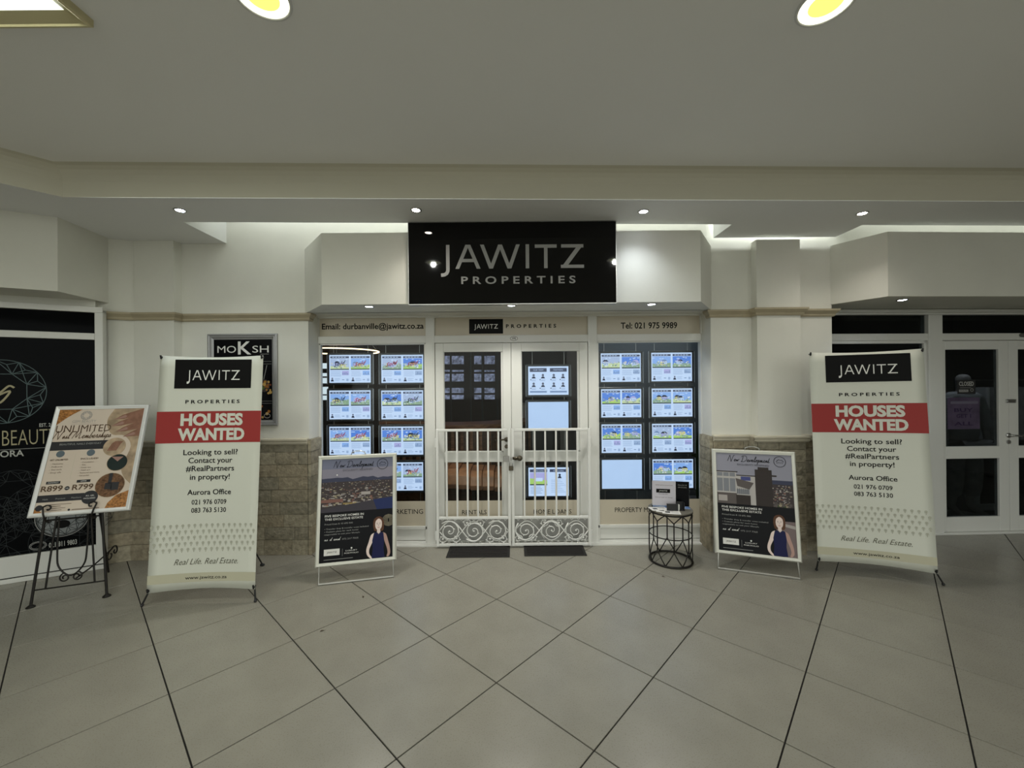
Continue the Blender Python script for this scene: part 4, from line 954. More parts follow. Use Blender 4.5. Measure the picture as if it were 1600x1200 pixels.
# ================================================================== BANNERS
def banner(label, BL, BR, TR_, TL, feetL, feetR, bow, lit=None):
    BL, BR, TR_, TL = (Vector(p) for p in (BL,BR,TR_,TL))
    base = (BL+BR)/2; base.z = 0
    t = thing('banner_stand', label, 'banner', base, math.atan2((BR-BL).y,(BR-BL).x))
    W_, H_ = .8, 1.75
    rt = (BR-BL).normalized(); nb = rt.cross(Vector((0,0,1))); nb = nb if nb.y > 0 else -nb
    def P(x, z, dy=0.):                    # x 0..1, z 0..1 -> world on the gently bowed sheet
        q = (BL*(1-x)+BR*x)*(1-z)+(TL*(1-x)+TR_*x)*z
        return q - nb*(-dy) + nb*bow*(math.sin(PI*x)*(1-.8*z)+0) - nb*.0
    nx, nz = 12, 20; b = MB()
    def sag(x, z): return z+(.006*math.sin(PI*x) if z == 0 else 0)-(.008*math.sin(PI*x) if z == 1 else 0)
    vs = [P(c/nx, sag(c/nx,a/nz)) for a in range(nz+1) for c in range(nx+1)]
    b.add(vs, [(a*(nx+1)+c,a*(nx+1)+c+1,(a+1)*(nx+1)+c+1,(a+1)*(nx+1)+c) for a in range(nz) for c in range(nx)])
    sheet = b.build('banner_sheet', VINYL, t, smooth=True); sm = sheet.modifiers.new('thick','SOLIDIFY'); sm.thickness = .0012; sm.offset = -1 if nb.y > 0 else 1
    def warp(a, name):                     # print follows the sheet; art coordinates x 0..1, z 0..1
        o = MB(); o.mats = a.mats; o.f = a.f; o.m = a.m
        o.v = [tuple(P(v[0], v[2], v[1]-.0015)) for v in a.v]; return o.build(name, None, t)
    def grid(a, x0, x1, z0, z1, mt, L=1, n=12, m_=2):
        vs = [(x0+(x1-x0)*c/n, -L*.0004, z0+(z1-z0)*k/m_) for k in range(m_+1) for c in range(n+1)]
        a.add(vs, [(k*(n+1)+c,k*(n+1)+c+1,(k+1)*(n+1)+c+1,(k+1)*(n+1)+c) for k in range(m_) for c in range(n)], mt)
    Zp = lambda v: 1-v                      # fraction down from the top
    a = Art(0); grid(a,.145,.888,Zp(.147),Zp(.018),INK,1,10,4); warp(a,'logo_panel')
    a = Art(0); grid(a,0,1,Zp(.385),Zp(.248),RED,1,14,4); warp(a,'red_band')
    a = Art(0); grid(a,0,1,Zp(.966),Zp(.930),SAGE,1,14,2); warp(a,'sage_band')
    for o_ in t.children:
        if o_.name.startswith('logo'): o_['label'] = 'black logo box'
    a = Art(0)
    a.jawitz(.262,.775,Zp(.110),Zp(.066),WINK,3,k_=.78); tx = lambda s_, v, h_, w_, mt, **k: a.text(s_, .52, Zp(v), h_, mt, wd=w_, L=3, **k)
    tx('PROPERTIES',.213,.0145,.525,INK,bold=.022,space=1.5)
    tx('HOUSES',.308,.047,.60,VINYL,bold=.045,res=3); tx('WANTED',.372,.047,.64,VINYL,bold=.045,res=3)
    for s_, v, w_ in (('Looking to sell?',.437,.52),('Contact your',.472,.42),('#RealPartners',.507,.46),('in property!',.543,.38)): tx(s_,v,.0225,w_,INK,res=3,bold=.01)
    tx('Aurora Office',.607,.0215,.415,INK,bold=.012,res=3); tx('021 976 0709',.648,.0195,.33,INK,bold=.008); tx('083 763 5130',.682,.0195,.33,INK,bold=.008)
    tx('Real Life. Real Estate.',.895,.0235,.60,mat('olive_ink',(.12,.115,.08),.5),shear=.42,bold=-.004,res=3); tx('www.jawitz.co.za',.955,.0125,.39,INK,bold=.01)
    warp(a,'lettering')
    a = Art(0)                              # five rows of little map pins
    for r_ in range(5):
        for c in range(19):
            x = .012+c*.0545+(.027 if r_ % 2 else 0); z = Zp(.735+r_*.0245)
            if x > .985: continue
            n = 10; a.add([(x+.0135*math.sin(2*PI*(k+.5)/n), -.0006, z+.0062*math.cos(2*PI*(k+.5)/n)) for k in range(n//2-1)]+[(x,-.0006,z-.0125)]+[(x+.0135*math.sin(2*PI*(k+.5)/n), -.0006, z+.0062*math.cos(2*PI*(k+.5)/n)) for k in range(n//2+1,n)], [tuple(range(n-1))], mat('pin_ink',(.36,.36,.28),.6))
            for s_ in (-1,1): a.stroke([(x+s_*.010,z+.001),(x+s_*.002,z-.008)], .003, VINYL, 2.5)
            a.stroke([(x-.006,z+.002),(x+.006,z+.002)], .0016, VINYL, 2.5)
    warp(a,'pin_pattern')
    for (c, q) in (((0,1),'x'),((1,1),'x'),((0,0),'x'),((1,0),'x')):
        p = P(.012 if c[0] == 0 else .988, .992 if c[1] else .010, -.004); b = MB()
        b.tube([p, p+nb*.02], .009, 8); b.tube([p+Vector((0,0,-.012)), p+Vector((0,0,.016))-nb*.006], .006, 6); b.build('corner_clip', BLACK, t)
    mid = P(.5,.42)+nb*.10
    for s_, (cx_, cz2) in enumerate(((0,1),(1,1))):
        p = P(.012 if cx_ == 0 else .988, .992)+nb*.015
        MB().tube([p, mid], .0045, 6).build('pole', BLACK, t)
    for fpt, cx_ in ((feetL,0),(feetR,1)):
        p = P(.012 if cx_ == 0 else .988, .010)+nb*.012; fpt = Vector(fpt)
        o = MB().tube([mid, p, fpt+Vector((0,0,.014))], [.0045,.0055,.0065], 6).build('leg', BLACK, t)
        MB().ball(fpt+Vector((0,0,.011)), .011, 8).build('rubber_foot', BLACK, o)
    rf = mid+nb*.42+rt*.12; rf.z = 0
    o = MB().tube([mid, rf+Vector((0,0,.014))], .0055, 6).build('leg', BLACK, t); MB().ball(rf+Vector((0,0,.011)), .014, 8, sz=(1.6,1,.8)).build('rubber_foot', BLACK, o)
    return t
def gnd(px, py):                            # floor point under a pixel
    d = ray(px,py); k = -H/d.z; return (d.x*k, d.y*k, 0)
def atY(px, py, Y): return tuple(at(px,py,Y))
banner('HOUSES WANTED banner on the left, in front of the restaurant poster', atY(229,927.8,2.968), atY(398.3,921,3.018), atY(411.3,555.4,3.225), atY(250.7,555.6,3.165), gnd(222,948), gnd(399,941), .03)
banner('HOUSES WANTED banner on the right, in front of the right shop', atY(1278,876.7,3.40), atY(1465.7,897,3.155), atY(1443,544.5,3.27), atY(1264,551,3.45), gnd(1276,891.7), gnd(1474,915), .03)

# ================================================================== A-FRAME POSTER STANDS
NAVY, SKINP, HAIR = mat('navy_print',(.012,.014,.06),.35), mat('skin_print',(.74,.61,.56),.35), mat('hair_print',(.10,.045,.025),.35)
PBL = mat('poster_black',(.003,.003,.004),.25); PW = mat('poster_white',(.70,.69,.66),.6)
def woman(a, x, z, s):
    X = lambda v: x+v*s; Z = lambda v: z+v*s
    P_ = lambda pts, mt, L: a.poly([(X(p),Z(q)) for p, q in pts], mt, L)
    P_(catmull([(-.16,.95),(-.2,1.15),(-.17,1.38),(-.04,1.47),(.1,1.45),(.19,1.32),(.2,1.1),(.17,.95),(.05,.92)],3), HAIR, 5)
    P_([(-.06,.85),(.07,.85),(.06,1.02),(-.05,1.02)], SKINP, 6)
    P_(catmull([(-.10,1.32),(-.125,1.2),(-.1,1.05),(0,.96),(.1,1.05),(.125,1.2),(.1,1.33),(0,1.40),(-.1,1.32)],4), SKINP, 7)
    for k in (-1,1):
        a.disc(X(k*.05),Z(1.2),.013*s,PBL,8,8); a.stroke([(X(k*.08),Z(1.235)),(X(k*.025),Z(1.24))],.010*s,HAIR,8)
    a.stroke([(X(0),Z(1.2)),(X(.012),Z(1.13)),(X(-.008),Z(1.125))],.008*s,HAIR,8)
    P_([(-.045,1.085),(.045,1.085),(.02,1.055),(-.02,1.055)], mat('lip_print',(.45,.08,.07),.35), 8); P_([(-.03,1.08),(.03,1.08),(.0,1.067)], PW, 9)
    P_(catmull([(-.16,.88),(-.28,.80),(-.36,.55),(-.44,.30),(-.42,.10),(-.30,-.04),(-.22,-.04),(-.33,.12),(-.33,.3),(-.24,.5),(-.16,.70)],3), SKINP, 6)
    P_(catmull([(.16,.88),(.28,.80),(.36,.55),(.42,.32),(.44,.10),(.38,-.02),(.30,-.02),(.34,.12),(.31,.3),(.24,.5),(.18,.70)],3), mat('skin_shade_print',(.42,.27,.23),.35), 6)
    P_([(-.17,.86),(-.08,.9),(0,.86),(.09,.9),(.18,.86),(.21,.6),(.19,.3),(.23,-.04),(-.25,-.04),(-.21,.3),(-.23,.6)], NAVY, 7)
    P_([(-.07,.9),(.08,.9),(.01,.83)], SKINP, 8); a.stroke([(X(-.06),Z(.92)),(X(0),Z(.80)),(X(.06),Z(.92))],.006*s,GREYINK,9)
def aframe(label, BL, BR, TL, TRr, fL, fR, art):
    BL, BR, TL, TRr = (Vector(p) for p in (BL,BR,TL,TRr)); base = (Vector(fL)+Vector(fR))/2
    rt = (BR-BL); rt.z = 0; rt.normalize(); up = ((TL+TRr)/2-(BL+BR)/2); W_ = (BR-BL).length; H_ = up.length; up.normalize()
    up = (up-rt*up.dot(rt)).normalized(); bk = up.cross(rt); bk = bk if bk.y > 0 else -bk
    t = thing('poster_stand', label, 'poster stand', (base.x,base.y,0), math.atan2(rt.y,rt.x))
    M_ = axes((BL+BR)/2, rt, bk, up); w2 = W_/2
    b = MB(); f = .032
    def fr_(b, w2, z0, z1, f, y0, y1, y2):      # mitred, sloping snap frame
        A = [(-w2,z0),(w2,z0),(w2,z1),(-w2,z1)]; B = [(-w2+f,z0+f),(w2-f,z0+f),(w2-f,z1-f),(-w2+f,z1-f)]; Cc = [(x*(1-.3*f/w2) if 0 else (x+(.35*f if x < 0 else -.35*f)), z+(.35*f if z < (z0+z1)/2 else -.35*f)) for x, z in A]
        vs = [(x,y1,z) for x, z in A]+[(x,y0,z) for x, z in Cc]+[(x,y0+.004,z) for x, z in B]+[(x,y1,z) for x, z in B]
        for s_ in range(3): b.add([], [])
        b.add(vs, [(s_*4+k,s_*4+(k+1)%4,(s_+1)*4+(k+1)%4,(s_+1)*4+k) for s_ in range(3) for k in range(4)])
    fr_(b, w2, 0, H_, f, -.014, .006, 0); b.build('snap_frame', mat('frame_alu',(.60,.60,.53),.35), t, M_)
    MB().box(-w2+.004,w2-.004,.000,.006,.004,H_-.004).build('back_board', GREYINK, t, M_)
    a = Art(-.001); art(a, w2-f, f, H_-f); a.build('poster', None, t, M_)
    # legs: front pair below the frame, rear frame leaning back
    fL, fR = Vector(fL), Vector(fR); ar = mat('leg_alu',(.45,.45,.42),.35,metal=.7)
    pL = M_ @ Vector((-w2+.03,.012,.05)); pR = M_ @ Vector((w2-.03,.012,.05))
    b = MB(); b.tube([pL, fL+Vector((0,0,.008)), fR+Vector((0,0,.008)), pR], .009, 6); b.build('leg', ar, t)
    tL = M_ @ Vector((-w2+.03,.012,H_-.06)); tR = M_ @ Vector((w2-.03,.012,H_-.06)); q = bk.copy(); q.z = 0; q.normalize()
    b = MB(); b.tube([tL, Vector((tL.x,tL.y,.008))+q*.16, Vector((tR.x,tR.y,.008))+q*.16, tR], .009, 6); b.build('leg', ar, t)
    MB().box(-w2+.01,w2-.01,.010,.016,.03,H_-.03).build('rear_panel', mat('rear_panel_grey',(.35,.34,.31),.6), t, M_)
    MB().tube([M_ @ Vector(p) for p in ((-.06,.004,H_-.004),(-.052,.0,H_+.018),(-.02,.0,H_+.03),(.02,.0,H_+.03),(.052,.0,H_+.018),(.06,.004,H_-.004))], .004, 6).build('handle', STEEL, t, smooth=True)
    return t
def poster_common(a, w, z0, z1, split):
    Hh = z1-z0; Z = lambda f: z0+Hh*f; X = lambda f: -w+2*w*f
    a.rect(-w,w,Z(0),Z(split),PBL,4); 
    a.text('FIVE BESPOKE HOMES IN',X(.06),Z(.43),Hh*.020,PW,wd=2*w*.53,al='l',L=6,bold=.012); a.text('THIS EXCLUSIVE ESTATE',X(.06),Z(.398),Hh*.020,PW,wd=2*w*.52,al='l',L=6,bold=.012)
    a.text('Priced from R 10 695 000',X(.06),Z(.355),Hh*.014,GREYINK,wd=2*w*.38,al='l',L=6)
    for k, s_ in enumerate(('• Transfer duty & transfer costs included','• Custom plans for each home','  responsible to suit your lifestyle')): a.text(s_,X(.06),Z(.31-.026*k),Hh*.013,GREYINK,wd=2*w*(.60,.46,.48)[k],al='l',L=6)
    a.script('Sam Nel'.replace('Sam Nel','hello') if 0 else 'as d emd', X(.06), X(.27), Z(.205), Hh*.032, .0022, PW, 6); a.text('072 217 7325',X(.30),Z(.205),Hh*.014,GREYINK,wd=2*w*.22,al='l',L=6)
    a.rect(X(.06),X(.27),Z(.065),Z(.125),PW,5); a.jawitz(X(.10),X(.23),Z(.088),Z(.104),INK,6)
    a.rect(X(.305),X(.308),Z(.05),Z(.12),GREYINK,5); a.disc(X(.43),Z(.12),.007,PW,5,8); a.text('LUXURY',X(.43),Z(.092),Hh*.012,PW,L=6,wd=.09); a.text('PORTFOLIO',X(.43),Z(.068),Hh*.012,PW,L=6,wd=.11)
    a.rect(X(.06),X(.45),Z(.025),Z(.029),GREYINK,5)
    woman(a, X(.80), Z(.0)+.002*1+Hh*.012, Hh*.262)
    a.script('New Development', X(.16), X(.72), Z(.915), Hh*.06, .0035, PBL, 6)
    a.text('EXCLUSIVITY REDEFINED', X(.50), Z(.875), Hh*.017, mat('slate_ink',(.08,.08,.10),.3), wd=2*w*.42, L=6, bold=.01)
    cx, cz_ = X(.85), Z(.93); a.ring(cx,cz_,.044,.004,PBL,6,30); a.stroke([(cx-.028,cz_),(cx-.006,cz_+.02),(cx+.004,cz_+.012),(cx+.012,cz_+.016),(cx+.03,cz_)],.004,PBL,6); a.text('ESTATE',cx,cz_-.014,.010,PBL,L=6)
SKY1 = mat('dusk_sky_print',(.16,.17,.24),.3); SKY2 = mat('dusk_haze_print',(.22,.21,.26),.3); HILL = mat('hill_print',(.045,.05,.085),.3)
BLD = [mat('roof_print_%d'%k,c,.3) for k,c in enumerate(((.22,.20,.20),(.36,.33,.31),(.10,.085,.08),(.05,.04,.04),(.20,.10,.08),(.30,.26,.18)))]
def art_city(a, w, z0, z1):
    Hh = z1-z0; Z = lambda f: z0+Hh*f; X = lambda f: -w+2*w*f; rnd = random.Random(5)
    a.rect(-w,w,z0,z1,SKY1,0); a.rect(-w,w,Z(.76),Z(.90),SKY2,.5)
    a.disc(X(.21),Z(.84),.006,PW,1,8)
    pts = [(X(0),Z(.72))]+[(X(k/14),Z(.79+rnd.uniform(0,.025))) for k in range(15)]+[(X(1),Z(.72))]; a.poly(pts, HILL, 1)
    a.rect(-w,w,Z(.47),Z(.77),BLD[3],1.5)
    for k in range(420):
        f = rnd.random(); zf = .53+.24*f; s_ = 1.3-f; x = rnd.random()*.97; ww = rnd.uniform(.012,.05)*s_; hh = rnd.uniform(.006,.016)*s_
        a.rect(X(x),X(min(1,x+ww)),Z(zf),Z(min(.775,zf+hh)),rnd.choice(BLD),2+rnd.random())
    a.rect(X(0),X(.3),Z(.57),Z(.60),BLD[4],3.2); a.rect(X(.55),X(.68),Z(.63),Z(.66),BLD[1],3.2)
    for k in range(18): a.rect(X(.30+.01*k),X(.304+.01*k),Z(.545),Z(.56),mat('glow_print',(.55,.40,.12),.3),3.4)
    a.poly([(X(0),Z(.42)),(X(1),Z(.42)),(X(1),Z(.60)),(X(.75),Z(.575)),(X(.35),Z(.54)),(X(0),Z(.51))], mat('water_print',(.05,.045,.055),.3), 3.5)
    a.poly([(X(.72),Z(.575)),(X(1),Z(.59)),(X(1),Z(.45)),(X(.86),Z(.42)),(X(.78),Z(.46))], mat('blue_water_print',(.02,.03,.10),.3), 3.6)
    poster_common(a, w, z0, z1, .475)
    for k in range(8): a.ring(X(.94),Z(.36),.008+.006*k,.002,BLD[5],4.5,12,rz=.02+.004*k)
def art_house(a, w, z0, z1):
    Hh = z1-z0; Z = lambda f: z0+Hh*f; X = lambda f: -w+2*w*f; rnd = random.Random(6)
    G1 = mat('day_sky_print',(.26,.26,.31),.3); a.rect(-w,w,z0,z1,G1,0); a.rect(-w,w,Z(.68),Z(.74),HILL,.6); a.rect(X(.72),X(1),Z(.44),Z(.70),BLD[3],1)
    for k in range(150): x = rnd.uniform(.73,.96); zf = rnd.uniform(.46,.69); a.rect(X(x),X(x+rnd.uniform(.01,.03)),Z(zf),Z(zf+rnd.uniform(.004,.012)),rnd.choice(BLD),1.5+rnd.random())
    WL = mat('facade_print',(.42,.40,.38),.3); GL = mat('window_print',(.20,.21,.23),.3); DK = mat('brick_print',(.035,.028,.025),.3)
    a.rect(X(0),X(.27),Z(.47),Z(.80),WL,1); a.rect(X(0),X(.29),Z(.80),Z(.81),DK,2)
    for k in range(3): a.rect(X(.01+.085*k),X(.085+.085*k),Z(.60),Z(.735),GL,2); a.rect(X(.01+.085*k),X(.085+.085*k),Z(.755),Z(.795),GL,2)
    a.rect(X(.27),X(.56),Z(.47),Z(.77),WL,1); a.rect(X(.27),X(.60),Z(.765),Z(.775),DK,2); a.rect(X(.33),X(.46),Z(.72),Z(.76),mat('blue_pane_print',(.06,.07,.20),.3),2)
    a.poly([(X(.26),Z(.74)),(X(.50),Z(.70)),(X(.44),Z(.63)),(X(.28),Z(.66))], BLD[2], 3); a.rect(X(.27),X(.44),Z(.58),Z(.63),GL,3)
    for k in range(6): a.rect(X(.28+.027*k),X(.284+.027*k),Z(.58),Z(.64),DK,4)
    a.rect(X(0),X(.27),Z(.47),Z(.585),BLD[2],2.5); a.rect(X(.02),X(.14),Z(.50),Z(.56),BLD[1],3); a.rect(X(.26),X(.45),Z(.46),Z(.57),DK,3)
    a.rect(X(.52),X(.74),Z(.47),Z(.84),DK,4); a.rect(X(.56),X(.70),Z(.84),Z(.865),DK,4); a.rect(X(.72),X(.80),Z(.775),Z(.79),DK,3)
    for k in range(26): a.rect(X(.52),X(.74),Z(.48+.0135*k),Z(.4815+.0135*k),BLD[3],4.5)
    for k in range(30): a.disc(X(rnd.uniform(.72,.97)),Z(rnd.uniform(.42,.50)),.012,rnd.choice((BLD[2],BLD[5],mat('bush_print',(.05,.07,.03),.3))),3+rnd.random(),7)
    a.rect(X(.76),X(1),Z(.22),Z(.42),mat('wall_print',(.17,.13,.13),.3),4.2)
    poster_common(a, w, z0, z1, .475)
    a.poly([(X(.80),Z(.30)),(X(1),Z(.27)),(X(1),Z(0)),(X(.85),Z(0))], mat('wall_print',(.17,.13,.13),.3), 4.4); a.poly([(X(.78),Z(.33)),(X(1),Z(.30)),(X(1),Z(.27)),(X(.8),Z(.30))], BLD[1], 4.6); a.rect(X(.70),X(1),Z(.34),Z(.42),PBL,4.5)
zb_a, zt_a = H-1.475, H-.595
def plz(px, py, z):                          # point under a pixel at a known height
    d = ray(px,py); k = (z-H)/d.z; return (d.x*k, d.y*k, z)
aframe('white A-frame stand left of the doors, poster of a town by water at dusk', plz(491.5,888,zb_a), plz(619.6,875,zb_a), plz(501.6,711.6,zt_a), plz(620,708.4,zt_a), gnd(498,915), gnd(615,902), art_city)
aframe('white A-frame stand right of the doors, poster of a modern house with dark tower', plz(1117,864,zb_a), plz(1254,880,zb_a), plz(1113.6,701,zt_a), plz(1240,706,zt_a), gnd(1122,889), gnd(1250,906), art_house)

# ================================================================== EASEL WITH PRICE BOARD
eb = Vector((-3.549,2.985,H-.95)); er = Vector((.589,.178,0)).normalized()
q = Vector((-er.y, er.x, 0)); up = (q*.284+Vector((0,0,.802))).normalized(); bk = up.cross(er); bk = bk if bk.dot(q) > 0 else -bk
W_, H_ = .612, .853
MBd = axes(eb, er, bk, up)
t = thing('price_board', 'white framed nail salon price board leaning on the iron easel', 'poster', (eb.x,eb.y,eb.z), math.atan2(er.y,er.x))
b = MB(); f = .030
A = [(0,0),(W_,0),(W_,H_),(0,H_)]; ins = lambda o: [(x+(o if x < W_/2 else -o), z+(o if z < H_/2 else -o)) for x, z in A]
vs = [(x,.010,z) for x, z in A]+[(x,-.008,z) for x, z in ins(.003)]+[(x,-.014,z) for x, z in ins(.012)]+[(x,-.010,z) for x, z in ins(.018)]+[(x,-.004,z) for x, z in ins(f)]
b.add(vs, [(s_*4+k,s_*4+(k+1)%4,(s_+1)*4+(k+1)%4,(s_+1)*4+k) for s_ in range(4) for k in range(4)])
b.build('frame', mat('frame_pearl',(.74,.74,.72),.25), t, MBd); MB().box(.003,W_-.003,.002,.010,.003,H_-.003).build('back_board', GREYINK, t, MBd)
BEI = mat('beige_print',(.60,.51,.42),.3); GLD = mat('copper_print',(.33,.15,.05),.3,noisec=.6,nscale=70); SATIN = mat('satin_print',(.40,.30,.20),.3,noisec=.35,nscale=14); FING = mat('finger_print',(.24,.125,.085),.3,noisec=.15,nscale=30)
NAIL = mat('nail_print',(.33,.20,.165),.2); CHAR = mat('charcoal_print',(.035,.035,.038),.3); SEPIA = mat('sepia_ink',(.11,.07,.045),.4)
a = Art(-.001); x0, x1, z0, z1 = f, W_-f, f, H_-f; X = lambda v: x0+(x1-x0)*v; Z = lambda v: z0+(z1-z0)*v
a.rect(x0,x1,z0,z1,BEI,0)
a.poly([(X(0),Z(1)),(X(.26),Z(1)),(X(.16),Z(.95)),(X(.08),Z(.90)),(X(0),Z(.84))],GLD,1)
a.poly([(X(1),Z(0)),(X(1),Z(.16)),(X(.86),Z(.12)),(X(.78),Z(.05)),(X(.76),Z(0))],GLD,1); a.poly([(X(0),Z(0)),(X(.09),Z(0)),(X(0),Z(.05))],GLD,1)
a.poly(catmull([(X(.64),Z(1)),(X(.58),Z(.9)),(X(.60),Z(.80)),(X(.68),Z(.725)),(X(.82),Z(.71)),(X(.92),Z(.60)),(X(.86),Z(.40)),(X(.9),Z(.3)),(X(1),Z(.22))],4)+[(X(1),Z(1))],SATIN,1)
for k, (u, v, L_) in enumerate(((.66,.885,.36),(.64,.815,.38),(.70,.755,.34),(.8,.70,.24))):       # fingers reaching in from the right
    dx, dz = .94, .34; n_ = (-dz, dx); w_ = .036
    pts = [(X(u),Z(v)),(X(u)+dx*.05+n_[0]*w_*.5,Z(v)+dz*.05+n_[1]*w_*.5)]
    e0 = min(X(u)+dx*L_*.62, x1); k_ = (e0-X(u))/dx
    poly = [(X(u),Z(v)),(X(u)+dx*.06-n_[0]*w_*.55,Z(v)+dz*.06-n_[1]*w_*.55),(e0,min(z1,Z(v)+dz*k_-w_)),(e0,min(z1,Z(v)+dz*k_+w_)),(X(u)+dx*.06+n_[0]*w_*.55,Z(v)+dz*.06+n_[1]*w_*.55)]
    a.poly(poly,FING,2+k*.3); a.poly([(X(u),Z(v)),(X(u)+dx*.075-n_[0]*.012,Z(v)+dz*.075-n_[1]*.012),(X(u)+dx*.085,Z(v)+dz*.085),(X(u)+dx*.075+n_[0]*.012,Z(v)+dz*.075+n_[1]*.012)],NAIL,2.1+k*.3)
def circ(u, v, r_, mt, L): a.disc(X(u),Z(v),r_,mt,L,28); a.ring(X(u),Z(v),r_,.003,SATIN,L+.2,28)
circ(.73,.60,.072,SATIN,4); 
for k in range(5): a.stroke([(X(.66+.022*k),Z(.56)),(X(.70+.022*k),Z(.63)),(X(.74+.018*k),Z(.655))],.011,FING,4.5)
circ(.80,.44,.066,mat('deep_green_print',(.02,.03,.028),.25),4.2); a.poly([(X(.72),Z(.50)),(X(.86),Z(.495)),(X(.80),Z(.45))],NAIL,4.6)
circ(.77,.22,.092,mat('bronze_glitter_print',(.14,.075,.04),.3,noisec=.5,nscale=60),4.6)
for u, v, w_, h_ in ((.71,.18,.045,.05),(.78,.17,.05,.06),(.74,.235,.022,.08)): a.rect(X(u),X(u)+w_,Z(v),Z(v)+h_,CHAR,5.2)
a.disc(X(.57),Z(.115),.050,CHAR,5,24); a.text('ALL GEL',X(.57),Z(.125),.010,PW,L=6); a.text('INCLUDED',X(.57),Z(.10),.010,PW,L=6)
gem(a, X(.32), Z(.935), .036, .0016, GREYINK, L=3); a.text('GEM BEAUTY',X(.31),Z(.86),.022,GREYINK,wd=.15,L=3,bold=-.01); a.rect(X(.17),X(.45),Z(.845),Z(.847),GREYINK,3)
a.text('UNLIMITED',X(.01),Z(.765),.056,SEPIA,wd=(x1-x0)*.63,al='l',L=3,res=3)
a.script('Nail Memberships',X(.0),X(.66),Z(.70),.06,.0045,SEPIA,3)
a.rect(x0,X(.66),Z(.585),Z(.672),CHAR,2); a.text('BEAUTIFUL NAILS EVERYDAY',X(.33),Z(.635),.014,GREYINK,wd=.26,L=3)
for u, s_ in ((.13,'GET UNLIMITED'),(.47,'INCLUDED')):
    a.disc(X(u),Z(.55),.026,mat('slate_blue_print',(.12,.15,.17),.3),3,20); a.text(s_,X(u),Z(.485),.012,SEPIA,wd=.11,L=3,bold=.02)
for k, s_ in enumerate(('Manicures','Pedicures','Gel nails','Drop offs')): a.text('✓ '.replace('✓','-')+s_,X(.05),Z(.448-.028*k),.010,SEPIA,al='l',L=3,wd=.075)
for k, s_ in enumerate(('Consultation','File','Cuticle care','Nail art','Removal and more','Gel polish')): a.text('- '+s_,X(.38),Z(.452-.026*k),.010,SEPIA,al='l',L=3,wd=(.08,.035,.07,.07,.13,.07)[k])
a.rect(X(.30),X(.303),Z(.30),Z(.55),SAGE,2)
for u, s_ in ((.13,'MONTHLY'),(.46,'OFFER')): a.rect(X(u)-.042,X(u)+.042,Z(.262),Z(.287),CHAR,3); a.text(s_,X(u),Z(.269),.009,PW,L=4)
a.text('R899',X(.015),Z(.195),.038,SEPIA,wd=.128,al='l',L=3,bold=.022,res=3); a.text('R799',X(.35),Z(.195),.038,SEPIA,wd=.128,al='l',L=3,bold=.022,res=3); a.disc(X(.295),Z(.215),.015,CHAR,3,14); a.text('OR',X(.295),Z(.209),.009,PW,L=4)
a.rect(X(.0),X(.50),Z(.095),Z(.160),CHAR,3)
for u, s_ in ((.09,'Nails'),(.25,'Premium'),(.42,'Members')): a.text(s_,X(u),Z(.115),.011,GREYINK,L=4)
a.disc(X(.045),Z(.045),.022,CHAR,3,16)
for k in range(4): a.rect(X(.11),X(.11)+(.15,.09,.12,.10)[k],Z(.068-.018*k),Z(.072-.018*k),SEPIA,3)
a.disc(X(.37),Z(.012),.008,CHAR,3,10); a.rect(X(.40),X(.70),Z(.008),Z(.014),SEPIA,3)
a.build('poster', None, t, MBd)
# easel
fl, fr_p = Vector(gnd(47.8,949.4)), Vector(gnd(166.8,932))
t = thing('easel', 'black wrought iron easel with curled feet and hooks at the far left', 'easel', (fl+fr_p)/2, math.atan2((fr_p-fl).y,(fr_p-fl).x))
er2 = (fr_p-fl).normalized(); wE = (fr_p-fl).length; eq = Vector((-er2.y,er2.x,0)); eup = (eq*.284+Vector((0,0,.802))).normalized()
ME = axes(fl, er2, -er2.cross(eup) if (-er2.cross(eup)).dot(eq) > 0 else er2.cross(eup), eup)
cE = ME.inverted() @ (MBd @ Vector((W_/2,0,0)))
zl = cE.z; xc = wE/2; top = zl+.62; yb_ = (ME.inverted() @ (MBd @ Vector((W_/2,.012,.2)))).y+.034
def ep(pts): return [ME @ Vector((x, yb_*min(1,max(0,z/zl)) + (y if y else 0), z)) for x, y, z in pts]
for s_ in (0,1):
    x = 0 if s_ == 0 else wE; o = MB().tube(ep([(x,0,.01),(x+(.05 if s_ == 0 else -.05),0,zl),(xc+(-.05 if s_ == 0 else .05),0,top)]), .0085, 6).build('leg', IRON, t)
    MB().lathe([(.026,0),(.026,.006),(.012,.018)], tuple(fl if s_ == 0 else fr_p), 10).build('foot', IRON, o)
for s_ in (-1,1): MB().tube(ep([(xc+s_*.14,0,.115),(xc+s_*.10,0,zl),(xc+s_*.03,0,top-.1)]), .006, 6).build('upright_rod', IRON, t)
MB().tube(ep([(.01,0,.115),(wE-.01,0,.115)]), .0055, 6).build('crossbar', IRON, t)
MB().tube(ep([(.045,0,zl-.018),(wE-.045,0,zl-.018)]), .0065, 6).build('ledge_bar', IRON, t)
MB().tube(ep(catmull([(xc-.085,0,zl),(xc-.085,0,.36),(xc-.07,0,.25),(xc,0,.185),(xc+.07,0,.25),(xc+.085,0,.36),(xc+.085,0,zl)],5)), .0055, 6).build('bow_rod', IRON, t)
def scroll(cx_, cz2, r_, a0, d_, y=0., turns=1.4): return [(cx_+r_*(1-.75*k/20)*math.cos(a0+d_*turns*2*PI*k/20), y, cz2+r_*(1-.75*k/20)*math.sin(a0+d_*turns*2*PI*k/20)) for k in range(21)]
